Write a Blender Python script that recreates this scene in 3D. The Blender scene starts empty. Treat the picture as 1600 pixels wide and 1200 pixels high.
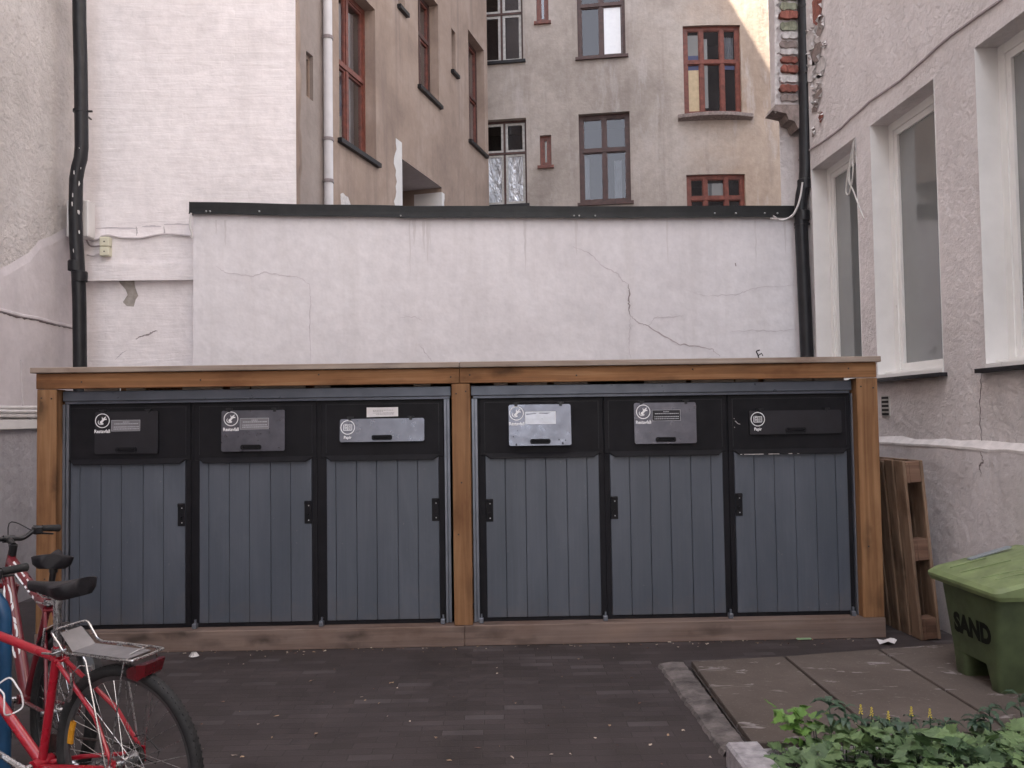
import bpy, math, random
from mathutils import Vector, Matrix, noise as mnoise
R = math.radians
sc = bpy.context.scene
# ------------------------------------------------------------------ camera
F = 1290.0
EYE = 1.55
YAW, PITCH, ROLL = R(2.17), R(2.2), R(0.85)
cam_m = Matrix.Rotation(-YAW, 4, 'Z') @ Matrix.Rotation(math.pi/2 + PITCH, 4, 'X') @ Matrix.Rotation(-ROLL, 4, 'Z')
cd = bpy.data.cameras.new('camera')
cd.sensor_fit = 'HORIZONTAL'; cd.sensor_width = 36.0; cd.lens = 36.0*F/1600.0
cd.clip_start = 0.05; cd.clip_end = 2000
cam = bpy.data.objects.new('camera', cd)
sc.collection.objects.link(cam)
cam.matrix_world = Matrix.Translation((0, 0, EYE)) @ cam_m
sc.camera = cam
# ------------------------------------------------------------------ sky and sun
SUN_ELEV, SUN_AZ = R(50), R(-122)      # azimuth measured from +Y towards +X
w = bpy.data.worlds.new('World'); sc.world = w; w.use_nodes = True
wn = w.node_tree.nodes; wl = w.node_tree.links; wn.clear()
sky = wn.new('ShaderNodeTexSky'); sky.sky_type = 'NISHITA'; sky.sun_disc = False
sky.sun_elevation = SUN_ELEV; sky.sun_rotation = SUN_AZ
sky.air_density = 1.0; sky.dust_density = 2.5; sky.ozone_density = 1.0
hs = wn.new('ShaderNodeHueSaturation'); hs.inputs['Saturation'].default_value = 0.30
tint = wn.new('ShaderNodeMix'); tint.data_type = 'RGBA'; tint.blend_type = 'MULTIPLY'
tint.inputs[0].default_value = 1.0; tint.inputs[7].default_value = (0.98, 0.968, 0.985, 1)
bg = wn.new('ShaderNodeBackground'); bg.inputs['Strength'].default_value = 0.15
wo = wn.new('ShaderNodeOutputWorld')
wl.new(sky.outputs[0], hs.inputs['Color']); wl.new(hs.outputs[0], tint.inputs[6])
wl.new(tint.outputs[2], bg.inputs['Color']); wl.new(bg.outputs[0], wo.inputs['Surface'])
sd = bpy.data.lights.new('sun', 'SUN'); sd.energy = 5.0; sd.angle = R(0.5); sd.color = (1.0, 0.93, 0.80)
sun = bpy.data.objects.new('sun', sd); sc.collection.objects.link(sun)
sv = Vector((math.sin(SUN_AZ)*math.cos(SUN_ELEV), math.cos(SUN_AZ)*math.cos(SUN_ELEV), math.sin(SUN_ELEV)))
sun.rotation_euler = sv.to_track_quat('Z', 'Y').to_euler()
sc.view_settings.view_transform = 'Standard'; sc.view_settings.look = 'None'
sc.view_settings.exposure = 2.15; sc.view_settings.gamma = 1.0
sc.cycles.use_denoising = True
sc.cycles.max_bounces = 8; sc.cycles.diffuse_bounces = 6; sc.cycles.transparent_max_bounces = 12

# ------------------------------------------------------------------ rays on real planes (photo pixel -> place)
CAM = Vector((0, 0, EYE))
def ray(px, py):
    return (cam_m.to_3x3() @ Vector(((px-800)/F, -(py-600)/F, -1.0)))
def onX(px, py, X): d = ray(px, py); return CAM + d*(X/d.x)
def onY(px, py, Y): d = ray(px, py); return CAM + d*(Y/d.y)
def onZ(px, py, Z): d = ray(px, py); return CAM + d*((Z-EYE)/d.z)
SH = R(-1.07)
S0 = Vector((-0.09, 5.646, 0))
SM = Matrix.Translation(S0) @ Matrix.Rotation(SH, 4, 'Z')
SMI = SM.inverted()
def sp(px, py, v=0.0):
    o = SMI @ CAM; d = SMI.to_3x3() @ ray(px, py)
    p = o + d*((v-o.y)/d.y); return p

# ------------------------------------------------------------------ mesh helpers
class MB:
    def __init__(s): s.v = []; s.f = []
    def add(s, vs, fs):
        b = len(s.v); s.v += [tuple(v) for v in vs]; s.f += [tuple(b+i for i in f) for f in fs]; return s
    def quad(s, a, b, c, d): return s.add([a, b, c, d], [(0, 1, 2, 3)])
    def box(s, x0, x1, y0, y1, z0, z1, m=None):
        vs = [Vector((x, y, z)) for z in (z0, z1) for x, y in ((x0, y0), (x1, y0), (x1, y1), (x0, y1))]
        if m: vs = [m @ v for v in vs]
        return s.add(vs, [(3, 2, 1, 0), (4, 5, 6, 7), (0, 1, 5, 4), (1, 2, 6, 5), (2, 3, 7, 6), (3, 0, 4, 7)])
    def bbox(s, x0, x1, y0, y1, z0, z1, c=0.004, m=None):
        # box with chamfered edges (octagon section cut, all 12 edges)
        xs, ys, zs = (x0, x1), (y0, y1), (z0, z1)
        P = {}
        vs = []
        for i in (0, 1):
            for j in (0, 1):
                for k in (0, 1):
                    sx, sy, sz = (1, -1)[i], (1, -1)[j], (1, -1)[k]
                    b = Vector((xs[i], ys[j], zs[k]))
                    for a, o in enumerate((Vector((0, sy*c, sz*c)), Vector((sx*c, 0, sz*c)), Vector((sx*c, sy*c, 0)))):
                        P[(i, j, k, a)] = len(vs); vs.append(b+o)
        fs = []
        def F4(l): fs.append(tuple(l))
        for i in (0, 1):
            q = [P[(i, 0, 0, 0)], P[(i, 1, 0, 0)], P[(i, 1, 1, 0)], P[(i, 0, 1, 0)]]
            F4(q if i else q[::-1])
            q = [P[(0, i, 0, 1)], P[(1, i, 0, 1)], P[(1, i, 1, 1)], P[(0, i, 1, 1)]]
            F4(q[::-1] if i else q)
            q = [P[(0, 0, i, 2)], P[(1, 0, i, 2)], P[(1, 1, i, 2)], P[(0, 1, i, 2)]]
            F4(q if i else q[::-1])
        for i in (0, 1):
            for j in (0, 1):
                F4([P[(i, j, 0, 0)], P[(i, j, 1, 0)], P[(i, j, 1, 1)], P[(i, j, 0, 1)]])
                F4([P[(i, 0, j, 0)], P[(i, 1, j, 0)], P[(i, 1, j, 2)], P[(i, 0, j, 2)]])
                F4([P[(0, i, j, 1)], P[(1, i, j, 1)], P[(1, i, j, 2)], P[(0, i, j, 2)]])
                for k in (0, 1): fs.append((P[(i, j, k, 0)], P[(i, j, k, 1)], P[(i, j, k, 2)]))
        if m: vs = [m @ v for v in vs]
        return s.add(vs, fs)
    def prism(s, pts, ax, a, b, m=None):
        # pts 2D outline; ax = extrusion axis index, from a to b
        def P(p, t):
            q = [p[0], p[1]]; q.insert(ax, t); v = Vector(q); return m @ v if m else v
        n = len(pts)
        vs = [P(p, a) for p in pts] + [P(p, b) for p in pts]
        fs = [tuple(range(n)), tuple(range(2*n-1, n-1, -1))] + [(i, i+n, (i+1) % n+n, (i+1) % n) for i in range(n)]
        return s.add(vs, fs)
    def tube(s, pts, r, n=10, closed=False, caps=True):
        pts = [Vector(p) for p in pts]; N = len(pts)
        rs = r if isinstance(r, (list, tuple)) else [r]*N
        T = []
        for i in range(N):
            if closed: t = pts[(i+1) % N]-pts[i-1]
            else: t = pts[min(i+1, N-1)]-pts[max(i-1, 0)]
            T.append(t.normalized())
        up = Vector((0, 0, 1)) if abs(T[0].z) < .9 else Vector((1, 0, 0))
        nrm = (up - T[0]*up.dot(T[0])).normalized()
        vs = []
        for i in range(N):
            nrm = (nrm - T[i]*nrm.dot(T[i])).normalized(); bi = T[i].cross(nrm)
            for k in range(n):
                a = 2*math.pi*k/n; vs.append(pts[i] + (nrm*math.cos(a)+bi*math.sin(a))*rs[i])
        fs = []
        M = N if closed else N-1
        for i in range(M):
            for k in range(n):
                j = (i+1) % N; fs.append((i*n+k, i*n+(k+1) % n, j*n+(k+1) % n, j*n+k))
        if caps and not closed:
            fs.append(tuple(range(n-1, -1, -1))); fs.append(tuple((N-1)*n+k for k in range(n)))
        return s.add(vs, fs)
    def lathe(s, prof, c, axis, n=32):
        # prof: (radius, height along axis)
        ax = Vector(axis).normalized(); u = ax.orthogonal().normalized(); v = ax.cross(u); c = Vector(c)
        vs = []
        for r, h in prof:
            for k in range(n):
                a = 2*math.pi*k/n; vs.append(c + ax*h + (u*math.cos(a)+v*math.sin(a))*r)
        fs = []
        for i in range(len(prof)-1):
            for k in range(n): fs.append((i*n+k, i*n+(k+1) % n, (i+1)*n+(k+1) % n, (i+1)*n+k))
        return s.add(vs, fs)
    def xf(s, m): s.v = [tuple(m @ Vector(v)) for v in s.v]; return s
    def build(s, name, mat, parent=None, smooth=False, angle=None):
        me = bpy.data.meshes.new(name); me.from_pydata(s.v, [], s.f); me.update()
        if mat: me.materials.append(mat)
        o = bpy.data.objects.new(name, me); sc.collection.objects.link(o)
        if parent: o.parent = parent
        if smooth:
            me.polygons.foreach_set('use_smooth', [True]*len(me.polygons))
            try:
                me.set_sharp_from_angle(angle=R(angle or 40))
            except Exception: pass
        return o
def tag(o, label=None, cat=None, group=None, kind=None):
    if label: o['label'] = label
    if cat: o['category'] = cat
    if group: o['group'] = group
    if kind: o['kind'] = kind
    return o
def empty(name, loc=(0, 0, 0), rz=0.0, label=None, cat=None, group=None):
    o = bpy.data.objects.new(name, None); sc.collection.objects.link(o)
    o.location = loc; o.rotation_euler = (0, 0, rz); o.empty_display_size = .1
    return tag(o, label, cat, group)
def children(o): return [c for c in bpy.data.objects if c.parent == o]
def copy_tree(o, parent=None):
    c = o.copy(); sc.collection.objects.link(c); c.parent = parent
    for ch in children(o): copy_tree(ch, c)
    return c
def smoothpath(pts, n=6, closed=False):
    P = [Vector(p) for p in pts]; out = []; N = len(P)
    rng = range(N if closed else N-1)
    for i in rng:
        p0 = P[i-1] if (closed or i > 0) else P[i]; p1 = P[i]; p2 = P[(i+1) % N]
        p3 = P[(i+2) % N] if (closed or i+2 < N) else p2
        for k in range(n):
            t = k/n
            out.append(0.5*((2*p1)+(p2-p0)*t+(2*p0-5*p1+4*p2-p3)*t*t+(3*p1-p0-3*p2+p3)*t**3))
    if not closed: out.append(P[-1])
    return out
def rrect(x0, x1, z0, z1, r, n=4):
    out = []
    for cx, cz, a0 in ((x1-r, z1-r, 0), (x0+r, z1-r, 90), (x0+r, z0+r, 180), (x1-r, z0+r, 270)):
        for k in range(n+1):
            a = R(a0+90*k/n); out.append((cx+r*math.cos(a), cz+r*math.sin(a)))
    return out

# ------------------------------------------------------------------ material helpers
def newmat(name):
    m = bpy.data.materials.new(name); m.use_nodes = True
    nt = m.node_tree; nt.nodes.clear()
    out = nt.nodes.new('ShaderNodeOutputMaterial'); b = nt.nodes.new('ShaderNodeBsdfPrincipled')
    nt.links.new(b.outputs[0], out.inputs['Surface'])
    return m, nt, b, out
def nd(nt, t, **kw):
    n = nt.nodes.new(t)
    for k, v in kw.items():
        if k.startswith('i_'):
            n.inputs[k[2:].replace('_', ' ')].default_value = v
        else: setattr(n, k, v)
    return n
def coords(nt, scale=(1, 1, 1), space='pos', rot=(0, 0, 0)):
    mp = nt.nodes.new('ShaderNodeMapping'); mp.inputs['Scale'].default_value = scale; mp.inputs['Rotation'].default_value = rot
    if space == 'pos':
        g = nt.nodes.new('ShaderNodeNewGeometry'); nt.links.new(g.outputs['Position'], mp.inputs[0])
    else:
        g = nt.nodes.new('ShaderNodeTexCoord'); nt.links.new(g.outputs['Object'], mp.inputs[0])
    return mp.outputs[0]
def noise(nt, vec, scale, detail=4, rough=.55, dist=0.0):
    n = nt.nodes.new('ShaderNodeTexNoise'); n.inputs['Scale'].default_value = scale
    n.inputs['Detail'].default_value = detail; n.inputs['Roughness'].default_value = rough
    n.inputs['Distortion'].default_value = dist
    nt.links.new(vec, n.inputs['Vector']); return n.outputs[0]
def ramp(nt, fac, stops, interp='LINEAR'):
    r = nt.nodes.new('ShaderNodeValToRGB'); cr = r.color_ramp; cr.interpolation = interp
    while len(cr.elements) < len(stops): cr.elements.new(0.5)
    for e, (p, c) in zip(cr.elements, stops):
        e.position = p; e.color = (c[0], c[1], c[2], 1) if hasattr(c, '__len__') else (c, c, c, 1)
    nt.links.new(fac, r.inputs[0]); return r.outputs[0]
def mix(nt, fac, a, b, mode='MIX'):
    m = nt.nodes.new('ShaderNodeMix'); m.data_type = 'RGBA'; m.blend_type = mode
    for i, x in ((0, fac), (6, a), (7, b)):
        if hasattr(x, 'is_linked') or isinstance(x, bpy.types.NodeSocket): nt.links.new(x, m.inputs[i])
        elif i == 0: m.inputs[0].default_value = x
        else: m.inputs[i].default_value = (x[0], x[1], x[2], 1)
    return m.outputs[2]
def bump(nt, b, h, strength=.5, dist=.01, prev=None):
    n = nt.nodes.new('ShaderNodeBump'); n.inputs['Strength'].default_value = strength; n.inputs['Distance'].default_value = dist
    nt.links.new(h, n.inputs['Height'])
    if prev: nt.links.new(prev, n.inputs['Normal'])
    nt.links.new(n.outputs[0], b.inputs['Normal']); return n.outputs[0]
def mathn(nt, op, a, b=0.0):
    m = nt.nodes.new('ShaderNodeMath'); m.operation = op
    for i, x in ((0, a), (1, b)):
        if isinstance(x, bpy.types.NodeSocket): nt.links.new(x, m.inputs[i])
        else: m.inputs[i].default_value = x
    return m.outputs[0]
def plain(name, col, rough=.6, metal=0.0, var=.12, scale=14, bmp=.15, bdist=.002, spec=.5, space='obj', coat=0.0):
    m, nt, b, o = newmat(name)
    c = coords(nt, space=space); n1 = noise(nt, c, scale, 5)
    lo = [x*(1-var) for x in col]; hi = [min(1, x*(1+var)) for x in col]
    nt.links.new(ramp(nt, n1, [(.3, lo), (.7, hi)]), b.inputs['Base Color'])
    n2 = noise(nt, c, scale*2.3, 4)
    nt.links.new(ramp(nt, n2, [(.3, max(0, rough-.08)), (.7, min(1, rough+.08))]), b.inputs['Roughness'])
    b.inputs['Metallic'].default_value = metal; b.inputs['Specular IOR Level'].default_value = spec
    b.inputs['Coat Weight'].default_value = coat
    if bmp: bump(nt, b, noise(nt, c, scale*6, 3), bmp, bdist)
    return m
def plaster(name, base, dark, light, bscale=22, bstr=.5, bdist=.012, streak=.35, streakcol=None, bricky=False, axis='x', rough=.85, blot=.9):
    m, nt, b, o = newmat(name)
    c = coords(nt)
    big = noise(nt, c, blot, 6, .6, .4)
    col = ramp(nt, big, [(.25, dark), (.5, base), (.78, light)])
    fine = noise(nt, c, 9, 7, .7)
    col = mix(nt, .35, col, ramp(nt, fine, [(.3, (.72, .72, .72)), (.65, (1.08, 1.08, 1.08))]), 'MULTIPLY')
    # rain streaks run down the wall
    cs = coords(nt, (2.6, 2.6, .22)); st = noise(nt, cs, 1.7, 6, .65)
    if streakcol: col = mix(nt, mathn(nt, 'MULTIPLY', ramp(nt, st, [(.5, 0.0), (.72, 1.0)]), streak), col, streakcol)
    sp_ = noise(nt, c, 55, 3)
    col = mix(nt, mathn(nt, 'MULTIPLY', ramp(nt, sp_, [(.68, 0.0), (.74, 1.0)]), .25), col, dark)
    nt.links.new(col, b.inputs['Base Color']); b.inputs['Roughness'].default_value = rough
    b.inputs['Specular IOR Level'].default_value = .25
    h1 = noise(nt, c, bscale, 8, .68, .25)
    pr = bump(nt, b, h1, bstr, bdist)
    h2 = noise(nt, c, 2.3, 4, .5)
    pr = bump(nt, b, h2, .6, .05, pr)
    if bricky:
        cb = nt.nodes.new('ShaderNodeCombineXYZ'); s = nt.nodes.new('ShaderNodeSeparateXYZ')
        wob = noise(nt, c, 3.0, 3)
        g = nt.nodes.new('ShaderNodeNewGeometry'); nt.links.new(g.outputs['Position'], s.inputs[0])
        nt.links.new(s.outputs[0 if axis == 'x' else 1], cb.inputs[0])
        nt.links.new(mathn(nt, 'ADD', s.outputs[2], mathn(nt, 'MULTIPLY', wob, .06)), cb.inputs[1])
        br = nt.nodes.new('ShaderNodeTexBrick'); br.inputs['Scale'].default_value = 1.0
        br.inputs['Brick Width'].default_value = .26; br.inputs['Row Height'].default_value = .075
        br.inputs['Mortar Size'].default_value = .012; br.inputs['Mortar Smooth'].default_value = 1.0
        nt.links.new(cb.outputs[0], br.inputs['Vector'])
        msk = ramp(nt, noise(nt, c, 1.1, 4), [(.42, 0.0), (.62, 1.0)])
        hh = mathn(nt, 'MULTIPLY', mathn(nt, 'MULTIPLY', br.outputs['Fac'], -1), msk)
        pr = bump(nt, b, hh, .14, .008, pr)
        bump(nt, b, noise(nt, coords(nt, (1.2, 1.2, 9)), 1.6, 6, .65, .6), .32, .03, pr)
    return m
def wood(name, grain, c0, c1, c2, rough=.72, knots=True, space='obj'):
    # grain: 0,1,2 = axis along which the fibres run
    m, nt, b, o = newmat(name)
    sc_ = [26, 26, 26]; sc_[grain] = .9
    c = coords(nt, tuple(sc_), space)
    n1 = noise(nt, c, 1.0, 7, .62, .8)
    col = ramp(nt, n1, [(.25, c0), (.5, c1), (.75, c2)])
    sb = [1.6]*3; sb[grain] = .8
    nb = noise(nt, coords(nt, tuple(sb), space), 2.0, 5, .6)
    col = mix(nt, .8, col, ramp(nt, nb, [(.28, (.42, .30, .24)), (.42, (.85, .8, .76)), (.55, (1, 1, 1)), (.75, (1.25, 1.2, 1.12))]), 'MULTIPLY')
    if knots:
        sk = [7.5]*3; sk[grain] = 2.3
        vo = nt.nodes.new('ShaderNodeTexVoronoi'); vo.inputs['Scale'].default_value = 1.0
        wn_ = noise(nt, coords(nt, (3, 3, 3), space), 3, 3)
        cc = coords(nt, tuple(sk), space)
        va = nt.nodes.new('ShaderNodeVectorMath'); va.operation = 'ADD'
        cmb = nt.nodes.new('ShaderNodeCombineXYZ')
        nt.links.new(mathn(nt, 'MULTIPLY', wn_, .5), cmb.inputs[0]); nt.links.new(mathn(nt, 'MULTIPLY', wn_, .5), cmb.inputs[2])
        nt.links.new(cc, va.inputs[0]); nt.links.new(cmb.outputs[0], va.inputs[1]); nt.links.new(va.outputs[0], vo.inputs['Vector'])
        kf = ramp(nt, vo.outputs['Distance'], [(.07, 1.0), (.16, .6), (.36, 0.0)])
        col = mix(nt, mathn(nt, 'MULTIPLY', kf, .8), col, [x*.35 for x in c0])
    nt.links.new(col, b.inputs['Base Color'])
    nt.links.new(ramp(nt, n1, [(.3, rough-.1), (.7, rough+.12)]), b.inputs['Roughness'])
    b.inputs['Specular IOR Level'].default_value = .3
    bump(nt, b, n1, .35, .0025)
    return m
def glassmat(name, tintc=(.8, .85, .88), refl=1.0, rough=.01):
    m, nt, b, out = newmat(name); nt.nodes.remove(b)
    g = nd(nt, 'ShaderNodeBsdfGlossy'); g.inputs['Roughness'].default_value = rough; g.inputs['Color'].default_value = (.95, .95, 1, 1)
    t = nd(nt, 'ShaderNodeBsdfTransparent'); t.inputs[0].default_value = (*tintc, 1)
    fr = nd(nt, 'ShaderNodeFresnel'); fr.inputs[0].default_value = 1.52
    bn = nd(nt, 'ShaderNodeBump'); bn.inputs['Strength'].default_value = .12; bn.inputs['Distance'].default_value = .02
    nt.links.new(noise(nt, coords(nt), 1.3, 2), bn.inputs['Height']); nt.links.new(bn.outputs[0], g.inputs['Normal'])
    mx = nd(nt, 'ShaderNodeMixShader')
    nt.links.new(mathn(nt, 'MULTIPLY', fr.outputs[0], 1.25*refl), mx.inputs[0]); nt.links.new(t.outputs[0], mx.inputs[1]); nt.links.new(g.outputs[0], mx.inputs[2])
    nt.links.new(mx.outputs[0], out.inputs['Surface']); return m

M = {}
M['white_wall'] = plaster('white_paint_brick', (.83, .79, .80), (.75, .71, .715), (.87, .84, .85), 10, .32, .014, .14, (.5, .47, .47), True)
M['low_wall'] = plaster('white_smooth_render', (.71, .69, .715), (.65, .63, .655), (.755, .74, .765), 8, .18, .006, .30, (.50, .475, .47), rough=.75, blot=.7)
M['rough_wall'] = plaster('rough_lilac_plaster', (.64, .595, .575), (.52, .48, .455), (.72, .68, .66), 15, .95, .045, .16, (.36, .33, .32))
M['smooth_left'] = plaster('smooth_lilac_plaster', (.60, .555, .57), (.52, .48, .49), (.65, .61, .62), 9, .3, .012, .22, (.42, .40, .42))
M['grey_foot'] = plaster('grey_painted_foot', (.42, .405, .43), (.34, .325, .34), (.50, .48, .50), 14, .75, .018, .3, (.20, .19, .20))
M['right_wall'] = plaster('right_lilac_plaster', (.71, .665, .665), (.57, .53, .525), (.79, .75, .75), 19, .95, .028, .2, (.42, .39, .39))
M['right_low'] = plaster('right_brownish_plaster', (.68, .64, .65), (.57, .53, .535), (.75, .715, .73), 13, .7, .02, .25, (.36, .33, .33))
M['brown_wall'] = plaster('brown_plaster', (.36, .275, .225), (.25, .19, .16), (.45, .36, .31), 18, .45, .012, .75, (.22, .17, .15), blot=.8)
M['grey_wall'] = plaster('greybrown_plaster', (.345, .295, .27), (.25, .205, .185), (.42, .375, .35), 16, .5, .012, .55, (.215, .18, .165), blot=.5)
M['ochre_wall'] = plaster('ochre_plaster', (.48, .35, .235), (.36, .26, .18), (.56, .43, .31), 16, .45, .012, .4, (.30, .23, .19), blot=.6)
M['reveal'] = plain('white_reveal_paint', (.68, .665, .655), .7, var=.07, scale=4, bmp=.3, space='pos')
M['pvc'] = plain('white_window_paint', (.76, .755, .74), .35, var=.04, scale=5, bmp=.03)
M['pvc_old'] = plain('weathered_white_paint', (.50, .49, .47), .55, var=.2, scale=16)
M['redwood'] = plain('red_brown_window_paint', (.17, .05, .034), .45, var=.35, scale=12, bmp=.3)
M['darkwood'] = plain('dark_brown_window_paint', (.075, .035, .030), .5, var=.3, scale=12, bmp=.3)
M['black_metal'] = plain('black_painted_metal', (.012, .012, .015), .42, var=.3, scale=9, bmp=.1, spec=.35)
M['black_panel'] = plain('matt_black_panel', (.006, .0055, .008), .62, var=.25, scale=5, bmp=.05, spec=.25)
M['coping'] = plain('black_coping_metal', (.013, .014, .015), .5, var=.35, scale=7, bmp=.2, spec=.3)
M['rail'] = plain('grey_galvanised_rail', (.20, .215, .25), .38, .6, var=.15, scale=6, bmp=.05)
M['darkrail'] = plain('slate_grey_metal', (.09, .10, .125), .35, .4, var=.15, scale=6, bmp=.05)
M['plank'] = None
M['flap_sky_sheen'] = plain('flap_painted_sheen', (.145, .15, .175), .32, .85, var=.14, scale=8, bmp=.05)  # brighter copy of the flap finish; the sky reflection is put into its colour
M['flap'] = plain('anodised_flap', (.105, .105, .125), .33, .85, var=.2, scale=10, bmp=.05)
M['flap_dim'] = plain('flap_sheenless', (.016, .015, .020), .42, .3, var=.2, scale=10, bmp=.05)  # darker copy of the flap finish, toned as if catching no sky reflection
M['white_ink'] = plain('white_ink', (.80, .80, .82), .6, var=.02, bmp=0)
M['sticker'] = plain('grey_sticker', (.16, .155, .17), .4, var=.08)
M['paper'] = plain('white_paper', (.74, .72, .73), .7, var=.05, scale=30, bmp=.3)
M['dark_ink'] = plain('dark_ink', (.15, .15, .16), .6, var=.02, bmp=0)
M['wood_h'] = wood('pine_beam', 0, (.13, .060, .026), (.26, .125, .054), (.37, .215, .115))
M['wood_v'] = wood('pine_post', 2, (.14, .066, .030), (.24, .124, .058), (.33, .19, .10))
M['wood_cap'] = wood('weathered_cap', 0, (.22, .17, .14), (.32, .26, .22), (.40, .34, .30))
M['wood_sill'] = wood('dirty_sill_board', 0, (.125, .09, .075), (.185, .135, .115), (.24, .18, .155))
M['pallet'] = wood('old_pallet_wood', 2, (.12, .08, .056), (.22, .15, .105), (.32, .22, .155), .8)
M['pallet_b'] = wood('old_pallet_block', 0, (.10, .055, .04), (.17, .10, .07), (.24, .15, .105), .8)
M['dark'] = plain('dark_interior', (.018, .016, .016), .9, bmp=0)
M['curtain'] = plain('pale_curtain', (.52, .52, .55), .9, var=.12, scale=6, bmp=.2)
M['blind'] = plain('grey_blind', (.155, .165, .165), .8, var=.12, scale=1.2, bmp=.0, coat=1.0)
M['blind'].node_tree.nodes['Principled BSDF'].inputs['Coat IOR'].default_value = 2.1
M['blind'].node_tree.nodes['Principled BSDF'].inputs['Coat Roughness'].default_value = .015
M['paper_white'] = plain('white_paper_in_window', (.93, .95, .98), .5, var=.03, bmp=.05, coat=.5)
M['foil'] = None
M['door_yellow'] = plain('pale_yellow_door', (.50, .39, .24), .5, var=.1, coat=.8)
M['blue'] = plain('blue_film', (.04, .05, .13), .4, var=.1, coat=.6)
M['glass'] = glassmat('window_glass')
M['glass_b'] = glassmat('window_glass_mirror', (.8, .83, .86), 2.1)
def plankmat():
    m, nt, b, o = newmat('slate_plank')
    c = coords(nt, (1, 1, .25), 'obj'); n = noise(nt, c, 5, 5)
    oi = nt.nodes.new('ShaderNodeObjectInfo')
    col = ramp(nt, n, [(.3, (.066, .077, .098)), (.7, (.085, .097, .122))])
    fine = noise(nt, coords(nt, (90, 90, 2.5), 'obj'), 1.0, 4)
    col = mix(nt, .3, col, ramp(nt, fine, [(.35, (.8, .8, .8)), (.65, (1.12, 1.12, 1.12))]), 'MULTIPLY')
    d = noise(nt, coords(nt, (1, 1, 1), 'obj'), 38, 3)
    col = mix(nt, mathn(nt, 'MULTIPLY', ramp(nt, d, [(.72, 0.0), (.76, 1.0)]), .3), col, (.25, .24, .25))
    # mud splashes near the foot of the doors and faint wiped marks
    g = nt.nodes.new('ShaderNodeNewGeometry'); s = nt.nodes.new('ShaderNodeSeparateXYZ'); nt.links.new(g.outputs['Position'], s.inputs[0])
    spl = mathn(nt, 'SUBTRACT', noise(nt, coords(nt), 6, 7, .75), mathn(nt, 'MULTIPLY', s.outputs[2], .9))
    col = mix(nt, mathn(nt, 'MULTIPLY', ramp(nt, spl, [(.22, 0.0), (.5, 1.0)]), .55), col, (.105, .097, .10))
    wv = noise(nt, coords(nt, (1.3, 1, .35)), 2.4, 6, .7, .8)
    col = mix(nt, mathn(nt, 'MULTIPLY', ramp(nt, wv, [(.52, 0.0), (.72, 1.0)]), .35), col, (.125, .138, .17))
    nt.links.new(col, b.inputs['Base Color'])
    nt.links.new(ramp(nt, wv, [(.3, .30), (.7, .5)]), b.inputs['Roughness'])
    bump(nt, b, fine, .12, .001); return m
M['plank'] = plankmat()
def foilmat():
    m, nt, b, o = newmat('crumpled_foil')
    c = coords(nt, (1, 1, .45)); v = nt.nodes.new('ShaderNodeTexVoronoi'); v.inputs['Scale'].default_value = 6
    n = noise(nt, c, 3.5, 4, .6, 2.2)
    b.inputs['Base Color'].default_value = (.85, .88, .93, 1); b.inputs['Metallic'].default_value = 1; b.inputs['Roughness'].default_value = .3
    b.inputs['Metallic'].default_value = .75
    bump(nt, b, n, 1.0, .2); return m
M['foil'] = foilmat()
M['white_metal'] = plain('white_downpipe_paint', (.62, .61, .63), .45, var=.08, scale=5)
M['peel'] = plain('peeled_white_plaster', (.58, .555, .55), .85, var=.25, scale=20, bmp=.6, bdist=.01, space='pos')
M['brick'] = plain('bare_red_brick', (.24, .085, .065), .85, var=.5, scale=16, bmp=.8, bdist=.008, space='pos')
M['moss'] = plain('mossy_plaster', (.26, .27, .20), .9, var=.45, scale=18, bmp=.7, bdist=.008, space='pos')
M['mortar'] = plain('old_mortar', (.27, .22, .205), .95, var=.3, scale=22, bmp=.8, bdist=.01, space='pos')
M['crack'] = plain('crack_dark', (.27, .235, .24), .95, bmp=0)
M['crack_soft'] = plain('hairline_crack', (.53, .495, .525), .95, bmp=0)
M['bare_patch'] = plain('bare_plaster_patch', (.36, .33, .30), .9, var=.2, scale=20, bmp=.5, space='pos')
M['ivory'] = plain('ivory_plastic', (.66, .64, .50), .5, var=.06)
M['cable'] = plain('pale_cable', (.60, .575, .57), .6, var=.1)
M['cable_d'] = plain('painted_over_cable', (.50, .46, .47), .7, var=.1)
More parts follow.
